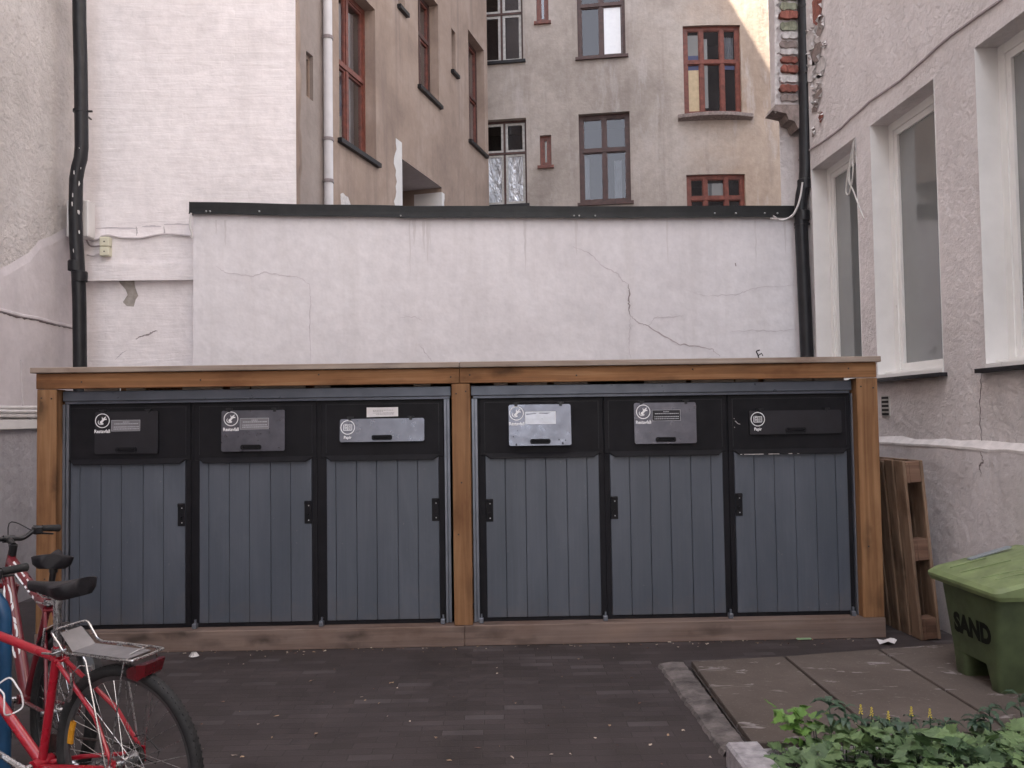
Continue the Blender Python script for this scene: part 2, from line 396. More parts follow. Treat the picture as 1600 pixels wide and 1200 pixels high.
# ================================================================== walls as upright sheets along a plan line
class Wall:
    def __init__(s, pts):
        s.p = [Vector((a, b)) for a, b in pts]; s.L = [0.0]
        for a, b in zip(s.p, s.p[1:]): s.L.append(s.L[-1]+(b-a).length)
        s.n = []
        for i in range(len(s.p)):
            t = Vector((0, 0))
            if i > 0: t += (s.p[i]-s.p[i-1]).normalized()
            if i < len(s.p)-1: t += (s.p[i+1]-s.p[i]).normalized()
            t.normalize(); s.n.append(Vector((-t.y, t.x)))
    def P(s, u, z, d=0.0):
        i = 0
        while i < len(s.L)-2 and u > s.L[i+1]: i += 1
        k = (u-s.L[i])/(s.L[i+1]-s.L[i])
        q = s.p[i].lerp(s.p[i+1], k) if 0 <= k <= 1 else s.p[i]+(s.p[i+1]-s.p[i])*k
        n = s.n[i].lerp(s.n[i+1], min(1, max(0, k)))
        q = q+n*d; return Vector((q.x, q.y, z))
    def hit(s, px, py, d=0.0):
        r = ray(px, py); best = None
        for i in range(len(s.p)-1):
            a = s.p[i]+s.n[i]*d; e = s.p[i+1]+s.n[i+1]*d-a
            den = r.x*e.y-r.y*e.x
            if abs(den) < 1e-9: continue
            t = (a.x*e.y-a.y*e.x)/den; k = (a.x*r.y-a.y*r.x)/den
            lo = -1e9 if i == 0 else -1e-6; hi = 1e9 if i == len(s.p)-2 else 1+1e-6
            if t > 0 and lo <= k <= hi and (best is None or t < best[0]):
                best = (t, s.L[i]+k*(s.L[i+1]-s.L[i]))
        t, u = best; return u, EYE+r.z*t
    def sheet(s, mb, u0, u1, z0, z1, holes=(), depth=.3, d=0.0, thick=0):
        us = sorted({u0, u1, *[h for H in holes for h in H[:2]], *[l for l in s.L if u0 < l < u1]})
        zs = sorted({z0, z1, *[h for H in holes for h in H[2:4]]})
        zs = [z for z in zs if z0 <= z <= z1]
        for a, b in zip(us, us[1:]):
            for c, e in zip(zs, zs[1:]):
                m = ((a+b)/2, (c+e)/2)
                if any(H[0] < m[0] < H[1] and H[2] < m[1] < H[3] for H in holes): continue
                mb.quad(s.P(a, c, d), s.P(b, c, d), s.P(b, e, d), s.P(a, e, d))
        for H in holes:
            a, b, c, e = H[:4]; D = H[4] if len(H) > 4 else depth
            mb.quad(s.P(a, c, d), s.P(a, e, d), s.P(a, e, D), s.P(a, c, D))
            mb.quad(s.P(b, e, d), s.P(b, c, d), s.P(b, c, D), s.P(b, e, D))
            uu = [a]+[l for l in s.L if a < l < b]+[b]
            for x, y in zip(uu, uu[1:]):
                mb.quad(s.P(x, e, d), s.P(y, e, d), s.P(y, e, D), s.P(x, e, D))
                mb.quad(s.P(y, c, d), s.P(x, c, d), s.P(x, c, D), s.P(y, c, D))
        if thick:
            for u in (u0, u1): mb.quad(s.P(u, z0, d), s.P(u, z1, d), s.P(u, z1, d+thick), s.P(u, z0, d+thick))
            mb.quad(s.P(u0, z1, d), s.P(u1, z1, d), s.P(u1, z1, d+thick), s.P(u0, z1, d+thick))
            mb.quad(s.P(u0, z0, d+thick), s.P(u1, z0, d+thick), s.P(u1, z1, d+thick), s.P(u0, z1, d+thick))
        return mb
    def bx(s, mb, u0, u1, z0, z1, d0, d1):
        uu = [u0]+[l for l in s.L if u0 < l < u1 and u1-u0 > .2]+[u1]
        for a, b in zip(uu, uu[1:]):
            vs = [s.P(u, z, d) for z in (z0, z1) for u, d in ((a, d0), (b, d0), (b, d1), (a, d1))]
            mb.add(vs, [(3, 2, 1, 0), (4, 5, 6, 7), (0, 1, 5, 4), (1, 2, 6, 5), (2, 3, 7, 6), (3, 0, 4, 7)])
        return mb
rng = random.Random(5)
def jag(pts, amp, sub=7, rg=rng):
    out = [Vector(pts[0])]
    for a, b in zip(pts, pts[1:]):
        a = Vector(a); b = Vector(b)
        for k in range(1, sub+1):
            q = a.lerp(b, k/sub)
            if k < sub: q += Vector((rg.uniform(-amp, amp), rg.uniform(-amp, amp)))
            out.append(q)
    return out
def crack(W, pts, w, name, mat, parent, d=-.003, amp=1.2, sub=7):
    # pts: photo pixels of the crack; laid on the wall as a narrow tapering groove filled dark
    px = jag(pts, amp, sub); q = [W.hit(p.x, p.y, d) for p in px]; n = len(q); mb = MB(); L = []; Rr = []
    for i, (u, z) in enumerate(q):
        a = q[max(0, i-1)]; b = q[min(n-1, i+1)]
        t = Vector((b[0]-a[0], b[1]-a[1])).normalized(); nn = Vector((-t.y, t.x))
        ww = w*.5*(.35+.65*math.sin(math.pi*min(1, max(0, (i+.3)/(n-.4)))))*rng.uniform(.6, 1.3)
        L.append(W.P(u+nn.x*ww, z+nn.y*ww, d)); Rr.append(W.P(u-nn.x*ww, z-nn.y*ww, d))
    for i in range(n-1): mb.quad(L[i], Rr[i], Rr[i+1], L[i+1])
    return mb.build(name, mat, parent)
def window(parent, W, u0, u1, z0, z1, d, cols=(.5,), transom=None, frame=None, sash=None, fw=.06, sw=.035, sill=None,
           glass=None, fill=None, fillmat=None, silld=.06, name='window', label=None, dark=True):
    fr = MB(); frame = frame or M['redwood']; sash = sash or frame
    W.bx(fr, u0, u0+fw, z0, z1, d, d+.07); W.bx(fr, u1-fw, u1, z0, z1, d, d+.07)
    W.bx(fr, u0+fw, u1-fw, z1-fw, z1, d+.001, d+.069); W.bx(fr, u0+fw, u1-fw, z0, z0+fw, d+.001, d+.069)
    a, b = u0+fw, u1-fw; c, e = z0+fw, z1-fw
    tz = z0+(z1-z0)*transom if transom else None
    edges = [a]+[a+(b-a)*k for k in cols]+[b]
    for k in edges[1:-1]: W.bx(fr, k-fw*.45, k+fw*.45, c, e, d-.004, d+.066)
    if tz: W.bx(fr, a, b, tz-fw*.45, tz+fw*.45, d-.012, d+.064)
    w = fr.build(name, frame, parent)
    if label: w['label'] = label
    sm = MB(); rows = [(c, tz-fw*.45), (tz+fw*.45, e)] if tz else [(c, e)]
    for i in range(len(edges)-1):
        x0 = edges[i]+(fw*.45 if i else 0); x1 = edges[i+1]-(fw*.45 if i < len(edges)-2 else 0)
        for r0, r1 in rows:
            W.bx(sm, x0+.002, x0+sw, r0+.002, r1-.002, d+.012, d+.055); W.bx(sm, x1-sw, x1-.002, r0+.002, r1-.002, d+.012, d+.055)
            W.bx(sm, x0+sw, x1-sw, r0+.002, r0+sw, d+.013, d+.054); W.bx(sm, x0+sw, x1-sw, r1-sw, r1-.002, d+.013, d+.054)
    sm.build('sash', sash, w)
    g = MB(); uu = [a]+[l for l in W.L if a < l < b]+[b]
    for x, y in zip(uu, uu[1:]): g.quad(W.P(x, c, d+.035), W.P(y, c, d+.035), W.P(y, e, d+.035), W.P(x, e, d+.035))
    g.build('pane', glass or M['glass_b'], w)
    if sill is not None:
        s = MB(); W.bx(s, u0-.05, u1+.05, z0-.06, z0-.001, -silld, d+.02); s.build('sill', sill, w)
    if dark:
        r = MB(); D = d+.9
        q = W.P
        r.quad(q(u0, z0, D), q(u1, z0, D), q(u1, z1, D), q(u0, z1, D))
        r.quad(q(u0, z0, d+.08), q(u0, z0, D), q(u0, z1, D), q(u0, z1, d+.08)); r.quad(q(u1, z0, d+.08), q(u1, z0, D), q(u1, z1, D), q(u1, z1, d+.08))
        r.quad(q(u0, z0, d+.08), q(u1, z0, d+.08), q(u1, z0, D), q(u0, z0, D)); r.quad(q(u0, z1, d+.08), q(u1, z1, d+.08), q(u1, z1, D), q(u0, z1, D))
        r.build('room', M['dark'], w)
    for (k0, k1, r0, r1, mt, nm) in (fill or []):
        f = MB(); x0, x1 = a+(b-a)*k0, a+(b-a)*k1; y0, y1 = c+(e-c)*r0, c+(e-c)*r1
        if nm == 'curtain' and mt is M['curtain']:
            N = 18
            for i in range(N):
                p, q = x0+(x1-x0)*i/N, x0+(x1-x0)*(i+1)/N
                dd = [d+.16+.025*math.sin(j*1.9+x0*7)+.01*math.sin(j*4.3) for j in (i, i+1)]
                f.quad(W.P(p, y0, dd[0]), W.P(q, y0, dd[1]), W.P(q, y1, dd[1]), W.P(p, y1, dd[0]))
            f.build(nm, mt, w, smooth=True)
        else:
            f.quad(W.P(x0, y0, d+.032), W.P(x1, y0, d+.032), W.P(x1, y1, d+.032), W.P(x0, y1, d+.032)); f.build(nm, mt, w)
    return w

# ================================================================== ground
def groundmat():
    m, nt, b, o = newmat('dark_clinker_paving')
    g = nt.nodes.new('ShaderNodeNewGeometry'); br = nt.nodes.new('ShaderNodeTexBrick')
    mp = nt.nodes.new('ShaderNodeMapping'); mp.inputs['Rotation'].default_value = (0, 0, R(1.3))
    nt.links.new(g.outputs['Position'], mp.inputs[0]); nt.links.new(mp.outputs[0], br.inputs['Vector'])
    br.inputs['Scale'].default_value = 1.0; br.inputs['Brick Width'].default_value = .205; br.inputs['Row Height'].default_value = .068
    br.inputs['Mortar Size'].default_value = .0028; br.inputs['Mortar Smooth'].default_value = .6
    br.inputs['Color1'].default_value = (0, 0, 0, 1); br.inputs['Color2'].default_value = (1, 1, 1, 1); br.inputs['Mortar'].default_value = (.3, .3, .3, 1)
    c = coords(nt)
    area = noise(nt, c, 1.1, 4)
    val = mathn(nt, 'ADD', br.outputs['Color'], mathn(nt, 'MULTIPLY', mathn(nt, 'SUBTRACT', area, .5), .55))
    col = ramp(nt, val, [(.05, (.045, .036, .036)), (.45, (.050, .040, .041)), (.85, (.055, .044, .045)), (.975, (.074, .063, .065))])
    dirt = noise(nt, c, 2.2, 7, .7)
    col = mix(nt, .75, col, ramp(nt, dirt, [(.3, (.55, .53, .50)), (.55, (1, 1, 1)), (.75, (1.3, 1.27, 1.25))]), 'MULTIPLY')
    col = mix(nt, mathn(nt, 'MULTIPLY', br.outputs['Fac'], .5), col, (.026, .022, .021))
    gr = noise(nt, c, 120, 3)
    col = mix(nt, mathn(nt, 'MULTIPLY', ramp(nt, gr, [(.64, 0.0), (.72, 1.0)]), .22), col, (.25, .23, .22))
    nt.links.new(col, b.inputs['Base Color'])
    nt.links.new(ramp(nt, dirt, [(.3, .62), (.7, .82)]), b.inputs['Roughness']); b.inputs['Specular IOR Level'].default_value = .35
    p = bump(nt, b, mathn(nt, 'MULTIPLY', br.outputs['Fac'], -1), .5, .004)
    p = bump(nt, b, br.outputs['Color'], .2, .002, p); bump(nt, b, noise(nt, c, 60, 6, .7), .5, .003, p)
    return m
gm = groundmat()
mb = MB(); mb.quad((-60, -60, 0), (60, -60, 0), (60, 80, 0), (-60, 80, 0))
tag(mb.build('courtyard_paving', gm), 'dark brick paving of the courtyard in front of the waste cabinets', kind='structure')
# dirt strip between paving and cabinets
dirtm = plain('damp_dirt', (.055, .045, .042), .9, var=.4, scale=20, bmp=.8, bdist=.01, space='pos')
# concrete slabs on the right
def slabmat():
    m, nt, b, o = newmat('worn_concrete_slab'); c = coords(nt)
    n = noise(nt, c, 1.5, 7, .65, .4)
    col = ramp(nt, n, [(.3, (.078, .064, .056)), (.55, (.115, .093, .082)), (.8, (.155, .128, .115))])
    col = mix(nt, mathn(nt, 'MULTIPLY', ramp(nt, noise(nt, coords(nt, (1, 2.2, 1)), 4.6, 5, .7, .6), [(.60, 0.0), (.66, 1.0)]), .75), col, (.32, .29, .29))
    col = mix(nt, mathn(nt, 'MULTIPLY', ramp(nt, noise(nt, c, 90, 3), [(.62, 0.0), (.7, 1.0)]), .3), col, (.26, .23, .21))
    nt.links.new(col, b.inputs['Base Color']); b.inputs['Roughness'].default_value = .85; b.inputs['Specular IOR Level'].default_value = .25
    bump(nt, b, noise(nt, c, 30, 8, .75), .5, .006); return m
SZ = .05
slm = slabmat()
def zq(px, py, z=SZ): return onZ(px, py, z)
fl, fm1, fm2, fr_ = zq(1078, 1033), zq(1225, 1025), zq(1372, 1014), zq(1500, 1005)
nl = zq(1172, 1160); Yn = nl.y
sides = [(fl, Vector((nl.x, Yn, SZ))), (fm1, Vector((fm1.x-.02, Yn, SZ))), (fm2, Vector((fm2.x-.03, Yn-.0, SZ))), (fr_+Vector((.15, .03, 0)), Vector((fr_.x+.15, Yn, SZ)))]
for i in range(3):
    (a, d_), (b_, c_) = sides[i], sides[i+1]; g = .009
    mb = MB(); pts = [a+Vector((g, 0, 0)), b_-Vector((g, 0, 0)), c_-Vector((g, 0, 0)), d_+Vector((g, 0, 0))]
    ch = .006; ctr = sum(pts, Vector())/4
    top = [p+(ctr-p).normalized()*ch for p in pts]; low = [p-Vector((0, 0, ch)) for p in pts]; bot = [Vector((p.x, p.y, .002)) for p in pts]
    mb.add(top+low+bot, [(3, 2, 1, 0)]+[(j, (j+1) % 4, 4+(j+1) % 4, 4+j) for j in range(4)]+[(4+j, 4+(j+1) % 4, 8+(j+1) % 4, 8+j) for j in range(4)])
    o = mb.build('concrete_slab', slm)
    tag(o, ['large brown concrete slab beside the worn stone kerb strip', 'middle brown concrete slab between its two neighbours', 'brown concrete slab under the green sand bin'][i], 'paving slab', 'concrete slabs set in a row on the right')
mb = MB(); q = [Vector((sides[0][0].x+.0, sides[0][0].y, .02)), sides[3][0], sides[3][1], sides[0][1]]
mb.add([Vector((v.x, v.y, .022)) for v in q], [(3, 2, 1, 0)])
tag(mb.build('slab_bed', dirtm), 'dark dirt showing in the joints between slabs', kind='structure')
# stone kerb strip left of the slabs
kerbm = plain('worn_granite', (.125, .108, .105), .85, var=.55, scale=9, bmp=.9, bdist=.01, space='pos')
k0, k1, k2, k3 = onZ(1031, 1034, .03), onZ(1068, 1034, .03), onZ(1166, 1162, .03), onZ(1132, 1172, .03)
mb = MB(); N = 34; rk = random.Random(3)
rows = []
for i in range(N+1):
    t = i/N; a = k0.lerp(k3, t); b_ = k1.lerp(k2, t)
    a = a+Vector((rk.uniform(-.006, .006), 0, 0)); b_ = b_+Vector((rk.uniform(-.005, .004), 0, 0))
    rows.append([Vector((a.x-.012, a.y, .002)), Vector((a.x, a.y, .016+rk.uniform(0, .008))), a.lerp(b_, .5)+Vector((0, 0, rk.uniform(-.006, .006))), Vector((b_.x, b_.y, .022+rk.uniform(0, .01))), Vector((b_.x+.012, b_.y, .002))])
for i in range(N):
    for k in range(4): mb.quad(rows[i][k], rows[i+1][k], rows[i+1][k+1], rows[i][k+1])
tag(mb.build('stone_kerb', kerbm, smooth=True), 'worn flat kerb strip between brick paving and slabs', kind='structure')
# granite kerb stones round the planting bed
kst = plain('grey_granite_block', (.36, .34, .36), .8, var=.3, scale=26, bmp=.8, bdist=.008)
bedx = onZ(1133, 1160, .10); KX0 = bedx.x; KY1 = bedx.y
o = MB().bbox(KX0, KX0+.15, KY1-1.0, KY1, -.05, .105, .012).build('kerb_stone', kst)
tag(o, 'grey granite kerb block at the left edge of the planting bed', 'kerb stone', 'granite kerb round the planting bed')
o = MB().bbox(KX0+.155, KX0+2.3, KY1-.11, KY1-.005, -.05, .075, .012).build('kerb_stone', kst)
tag(o, 'long granite kerb between slabs and green plants', 'kerb stone', 'granite kerb round the planting bed')
mb = MB(); mb.quad((KX0+.15, KY1-1.2, .05), (KX0+2.4, KY1-1.2, .05), (KX0+2.4, KY1-.11, .05), (KX0+.15, KY1-.11, .05))
tag(mb.build('planting_soil', dirtm), 'dark soil of the planting bed', kind='structure')

# ================================================================== right-hand building
XR = 3.25
WR = Wall([(XR, 8.15), (XR, -9.0)])
rb = empty('plastered_building', (XR, 8.15, 0), 0, 'lilac grey roughcast house wall with tall white windows along the right side', 'building')
def pr(o, parent):    # parent while keeping world place (parents carry a location)
    o.parent = parent; o.matrix_parent_inverse = parent.matrix_world.inverted(); return o
class Here:            # parent proxy: parts are written in world coordinates under a root at the origin
    pass
rb.location = (0, 0, 0)
def fhit(W, px, py): return W.hit(px, py)
w2a, _ = WR.hit(1366, 400); w2b, _ = WR.hit(1469, 400); _, wz0 = WR.hit(1387, 590); _, wz1 = WR.hit(1362, 195)
w3a, _ = WR.hit(1531, 300); w1a, _ = WR.hit(1272, 400); w1b, _ = WR.hit(1343, 400)
ww = w2b-w2a
w3b = w3a+ww
holes = [(w1a, w1b, wz0, wz1), (w2a, w2b, wz0, wz1), (w3a, w3b, wz0, wz1)]
hu = w3b
for k in range(2):
    holes.append((hu+.5+k*1.5, hu+1.5+k*1.5, wz0, wz1))
_, pz = WR.hit(1378, 692); _, gz = WR.hit(1272, 232)
TOPR = 15.0
mb = MB(); WR.sheet(mb, 0, 17, pz, TOPR, holes, .16)
mb.quad((XR, 8.15, 0), (XR-.19, 8.16, 0), (XR-.19, 8.16, TOPR), (XR, 8.15, TOPR))
mb.quad((XR, 8.162, 0), (XR+9, 8.162, 0), (XR+9, 8.162, TOPR), (XR, 8.162, TOPR))
mb.quad((XR, 8.15, TOPR), (XR, -9, TOPR), (XR+9, -9, TOPR), (XR+9, 9.2, TOPR))
mb.quad((XR, -8.9, 0), (XR+9, -8.9, 0), (XR+9, -8.9, TOPR), (XR, -8.9, TOPR))
wall_r = mb.build('wall', M['right_wall'], rb)
mb = MB(); WR.sheet(mb, 0, 17, 0, pz-.0, (), .1, -.035)
for a in range(60):
    u0 = a*17/60; u1 = (a+1)*17/60
    mb.quad(WR.P(u0, pz, -.035), WR.P(u1, pz, -.035), WR.P(u1, pz+.012, 0.001), WR.P(u0, pz+.012, 0.001))
mb.build('plinth', M['right_low'], rb)
mb = MB()                                   # white sloping ledge on top of the plinth
N = 90; rl = random.Random(8); rows = []
for i in range(N+1):
    u = i*17/N; j = rl.uniform(-.006, .006); rows.append((WR.P(u, pz-.006+j, -.041+rl.uniform(0, .006)), WR.P(u, pz+.010+j, -.038), WR.P(u, pz+.055+rl.uniform(-.012, .012), .001)))
for i in range(N):
    for k in range(2): mb.quad(rows[i][k], rows[i+1][k], rows[i+1][k+1], rows[i][k+1])
mb.build('plinth_ledge', plain('ledge_paint', (.66, .625, .62), .8, var=.14, scale=9, bmp=.5, bdist=.006, space='pos'), rb, smooth=True)
mb = MB()
pts = [WR.P(i*.17, gz+.012*math.sin(i*.9)+rl.uniform(-.006, .006), -.002) for i in range(101)]
mb.tube(pts, .011, 6); mb.build('groove_moulding', plain('string_shadow_line', (.36, .31, .315), .9, var=.15, space='pos'), rb, smooth=True)  # moulding toned dark to paint in the shadow line along the wall
# painted white reveals, windows
for i, H in enumerate(holes):
    a, b, c, e = H[:4]
    w = window(rb, WR, a, b, c, e, .15, cols=(), transom=None, frame=M['pvc'], sash=M['pvc'], fw=.065, sw=.05, sill=None, glass=M['glass'],
               fill=[(0, 1, 0, 1, M['blind'], 'roller_blind')] if i != 1 else [(0, 1, 0, 1, M['blind'], 'roller_blind')])
    mb = MB(); q = WR.P
    mb.quad(q(a+.003, c, -.004), q(a+.003, e, -.004), q(a+.003, e, .15), q(a+.003, c, .15)); mb.quad(q(b-.003, c, -.004), q(b-.003, e, -.004), q(b-.003, e, .15), q(b-.003, c, .15))
    mb.build('painted_reveal', M['reveal'], w)
    mb = MB(); WR.bx(mb, a+.004, b-.004, c+.0, c+.05, .06, .149); WR.bx(mb, a+.004, b-.004, c-.0, c+.028, -.01, .0595); mb.build('bottom_rail', M['pvc'], w)
    mb = MB(); WR.bx(mb, a-.04, b+.04, c-.03, c-.002, -.055, .02); mb.build('sill', M['black_metal'] if i else M['reveal'], w)
# smooth shaft between window heads and plinth (slightly different paint)
crack(WR, [(1533, 575), (1532, 610), (1531, 650), (1534, 690), (1531, 706)], .010, 'crack', M['crack'], rb, -.002)
crack(WR, [(1531, 706), (1536, 722), (1530, 728), (1533, 745)], .012, 'crack', M['crack'], rb, -.037)
# vent grille low on the wall
vu0, vz0 = WR.hit(1379, 650); vu1, vz1 = WR.hit(1391, 618)
v = MB(); WR.bx(v, vu0, vu1, vz0, vz1, -.008, .0)
vo_ = v.build('vent_grille', M['pvc_old'], rb)
v = MB()
for k in range(5):
    z = vz0+(vz1-vz0)*(k+.2)/5; WR.bx(v, vu0+.015, vu1-.015, z, z+(vz1-vz0)*.11, -.012, -.0085)
v.build('slot', M['dark'], vo_)
# brick pier with peeling plaster on a corbel, high on the corner
pb = empty('peeling_pier', (0, 0, 0)); pb.parent = rb
PX0 = onY(1212, 100, 8.0).x; PX1 = XR-.002; _z = onY(1212, 172, 8.0).z
mb = MB(); mb.box(PX0, PX1, 8.0, 8.149, _z, TOPR-2); mb.box(PX0, XR-.192, 8.150, 8.16, _z, TOPR-2)
pier = mb.build('pier', M['right_wall'], rb); bpy.data.objects.remove(pb)
pier['label'] = 'corner pier of bare red bricks under peeling plaster'
def pyq(px, py, y=7.99): return onY(px, py, y)
rp = random.Random(21)
def course(px0, px1, py0, py1, mat, nm, y0=7.955):
    a = pyq(px0, py1); b = pyq(px1, py0); m_ = MB(); n_ = 9; y1 = y0+rp.uniform(0, .02); T = []; Bt = []
    for i in range(n_+1):
        t = i/n_; x = a.x+(b.x-a.x)*t; T.append((x, b.z-rp.uniform(0, .016)-(.02 if i in (0, n_) else 0))); Bt.append((x, a.z+rp.uniform(0, .014)+(.015 if i in (0, n_) else 0)))
    ol = T+Bt[::-1]; n2 = len(ol); fr = [Vector((x, y1+rp.uniform(-.006, .006), z)) for x, z in ol]; bk_ = [Vector((x, 7.999, z)) for x, z in ol]
    m_.add(fr+bk_, [tuple((i, i+1, n2-2-i, n2-1-i)) for i in range(n_)]+[(i, i+n2, (i+1) % n2+n2, (i+1) % n2) for i in range(n2)]); o = m_.build(nm, mat, pier); return o
ys = [-14, 2, 17, 32, 49, 62, 76, 88, 101, 116, 131, 146, 160]
kinds = ['moss', 'moss', 'brick', 'moss', 'peel', 'mortar', 'peel', 'brick', 'brick', 'peel', 'brick', 'mortar']
ys2 = list(range(-400, -14, 14)) + [-14]
for a, b in zip(ys2, ys2[1:]): course(1213+rp.uniform(0, 4), 1246, a+1, b-.6, M[rp.choice(['brick', 'peel', 'moss', 'mortar', 'brick'])], 'brick_course')
for (a, b), k in zip(zip(ys, ys[1:]), kinds):
    course(1217+rp.uniform(-1, 4), 1246, a+1.0, b-.6, M[k], 'brick_course', 7.95 if k == 'brick' else 7.965)
# ragged plaster skin left of the bricks and right of the pipe
mb = MB(); prev = None
for i in range(60):
    py = -60+i*4.0; x1 = 1216+rp.uniform(-4, 4); a, b = pyq(1210.5, py, 7.945), pyq(x1, py, 7.945)
    if prev: mb.quad(prev[0], prev[1], b, a); mb.quad(prev[1], prev[1]+Vector((0, .05, 0)), b+Vector((0, .05, 0)), b)
    prev = (a, b)
mb.build('plaster_flake', M['peel'], pier)
for (fx, fy, fs) in ((1278, 12, 16), (1283, 40, 12), (1276, 82, 13), (1281, 105, 12), (1277, 128, 11), (1279, 150, 9), (1275, 168, 8), (1284, 182, 6), (1272, 205, 6), (1290, 70, 5), (1268, 60, 14), (1268, 112, 12)):
    u, z = WR.hit(fx, fy); m_ = MB(); s_ = fs*.0062*1.5; ring = []
    n_ = 11
    for k in range(n_):
        a = 2*math.pi*k/n_; r_ = s_*rp.uniform(.5, 1.1); ring.append((u+math.cos(a)*r_*1.2, z+math.sin(a)*r_))
    ring = [(min(p[0], 1e9) if p[0] > .03 else .03, p[1]) for p in ring]
    m_.add([WR.P(p[0], p[1], -.006) for p in ring], [tuple(range(n_))])
    m_.build('exposed_patch', M[rp.choice(['mortar', 'brick', 'mortar', 'peel'])], pier)
    m_ = MB()
    for k in range(n_):
        if rp.random() < .6:
            p, q_ = ring[k], ring[(k+1) % n_]; m_.add([WR.P(p[0], p[1], -.008), WR.P(q_[0], q_[1], -.008), WR.P((p[0]+q_[0])/2, (p[1]+q_[1])/2+.03*rp.uniform(-1, 1), -.04)], [(0, 1, 2)])
    m_.build('peeling_edge', M['peel'], pier)
# corbel
mb = MB(); a = pyq(1206, 178); c = pyq(1250, 178)
prof = [(0, 0), (-.02, -.02), (.02, -.06), (.09, -.075), (.11, -.12), (.16, -.16), (.19, -.21), (.30, -.24)]
out = [(PX0-.04, _z+.03), (PX0-.07, _z-.03), (PX0+.03, _z-.05), (PX0+.07, _z-.06), (PX0+.09, _z-.12), (PX0+.15, _z-.14), (PX0+.18, _z-.21), (PX1, _z-.15), (PX1, _z+.03)]
mb.prism(out, 1, 7.93, 8.149); mb.build('corbel', M['mortar'], pier)

# downpipes -------------------------------------------------
def downpipe(keys, y, r, label, brackets, name='downpipe', mat=None, flakes=(), joints=()):
    pts = [onY(px, py, y) for px, py in keys]
    o = MB().tube(pts, r, 18).build(name, mat or M['black_metal'], None, True)
    tag(o, label, 'downpipe')
    for px, py in brackets:
        q = onY(px, py, y); m_ = MB()
        m_.lathe([(r+.001, -.012), (r+.007, -.012), (r+.007, .012), (r+.001, .012)], q, (0, 0, 1), 20)
        m_.box(q.x-.006, q.x+.006, q.y, q.y+.22, q.z-.006, q.z+.006); m_.box(q.x+r, q.x+r+.05, q.y-.008, q.y+.008, q.z-.008, q.z+.008)
        m_.build('bracket', M['black_metal'], o)
    for px, py in joints:
        q = onY(px, py, y); MB().lathe([(r, -.05), (r+.008, -.05), (r+.009, .04), (r, .05)], q, (0, 0, 1), 20).build('sleeve_joint', mat or M['black_metal'], o, True)
    for px, py, s_ in flakes:
        q = onY(px, py, y-r); ia = min(range(len(pts)-1), key=lambda i: 0 if pts[i].z >= q.z >= pts[i+1].z else 1e3+abs(pts[i].z-q.z))
        tt = (pts[ia].z-q.z)/max(1e-6, pts[ia].z-pts[ia+1].z); cx = pts[ia].x+(pts[ia+1].x-pts[ia].x)*tt; cx0 = cx
        dx = max(-r*.8, min(r*.8, q.x-cx)); q.x = cx+dx; q.y = y-math.sqrt((r+.004)**2-dx*dx)
        m_ = MB(); n_ = 7; ring = []
        for k in range(n_):
            a = 2*math.pi*k/n_; rr = s_*rp.uniform(.4, 1)*.75; ring.append(q+Vector((math.cos(a)*rr*.22, math.cos(a)*rr*.22*dx/math.sqrt(r*r-dx*dx), math.sin(a)*rr)))
        m_.add(ring, [tuple(range(n_))]); m_.build('paint_flake', M['peel'], o)
    return o
downpipe([(1257, -300), (1257, 6), (1259, 265), (1258, 282), (1253, 305), (1251.5, 320), (1251.5, 345), (1256, 445), (1261, 560), (1264, 640)], 7.93, .062,
         'black downpipe with a bend in front of the peeling corner on the right', [(1257, 12), (1252, 350)], joints=[(1254, 337), (1257.5, 288)])
pl = downpipe([(123.5, -300), (124, 30), (126, 100), (127, 175), (127.5, 230), (126, 248), (122, 262), (119, 280), (118, 330), (119, 375), (122, 420), (124, 470), (125, 575), (126.5, 700)], 8.05, .062,
         'black downpipe with chipped paint where the rough wall meets the white wall on the left', [(126, 174)],
         flakes=[(124, 231, .02), (127, 262, .02), (116, 270, .04), (124, 286, .04), (114, 305, .05), (113, 318, .045), (127, 330, .05), (126, 362, .035), (115, 392, .04), (125, 262, .012)], joints=[(124.5, 432), (118.5, 415)])

# ================================================================== low white wall with black coping
LW = Wall([(onY(302, 450, 8.1).x, 8.1), (XR-.004, 8.1)])
lw = empty('boundary_wall', (0, 0, 0), 0, 'low smooth white wall with hairline cracks and a black metal coping', 'wall')
zl = LW.hit(300, 325)[1]; um, zm = LW.hit(627, 331); ur, zr = LW.hit(1240, 331)
mb = MB()
x0 = LW.p[0].x
for (ua, za), (ub, zb) in (((0, zl), (um, zm)), ((um, zm), (ur, zr)), ((ur, zr), (LW.L[-1], zr))):
    mb.quad(LW.P(ua, 0, 0), LW.P(ub, 0, 0), LW.P(ub, zb, 0), LW.P(ua, za, 0)); mb.quad(LW.P(ua, za, 0), LW.P(ub, zb, 0), LW.P(ub, zb, .28), LW.P(ua, za, .28))
mb.quad(LW.P(0, 0, 0), LW.P(0, zl, 0), LW.P(0, zl, .28), LW.P(0, 0, .28)); mb.quad(LW.P(0, 0, .28), LW.P(LW.L[-1], 0, .28), LW.P(LW.L[-1], zr, .28), LW.P(0, zl, .28))
mb.build('wall', M['low_wall'], lw)
rs3 = random.Random(31)
stain = plain('rain_streak', (.60, .575, .59), .85, var=.04, scale=5, bmp=0, space='pos')
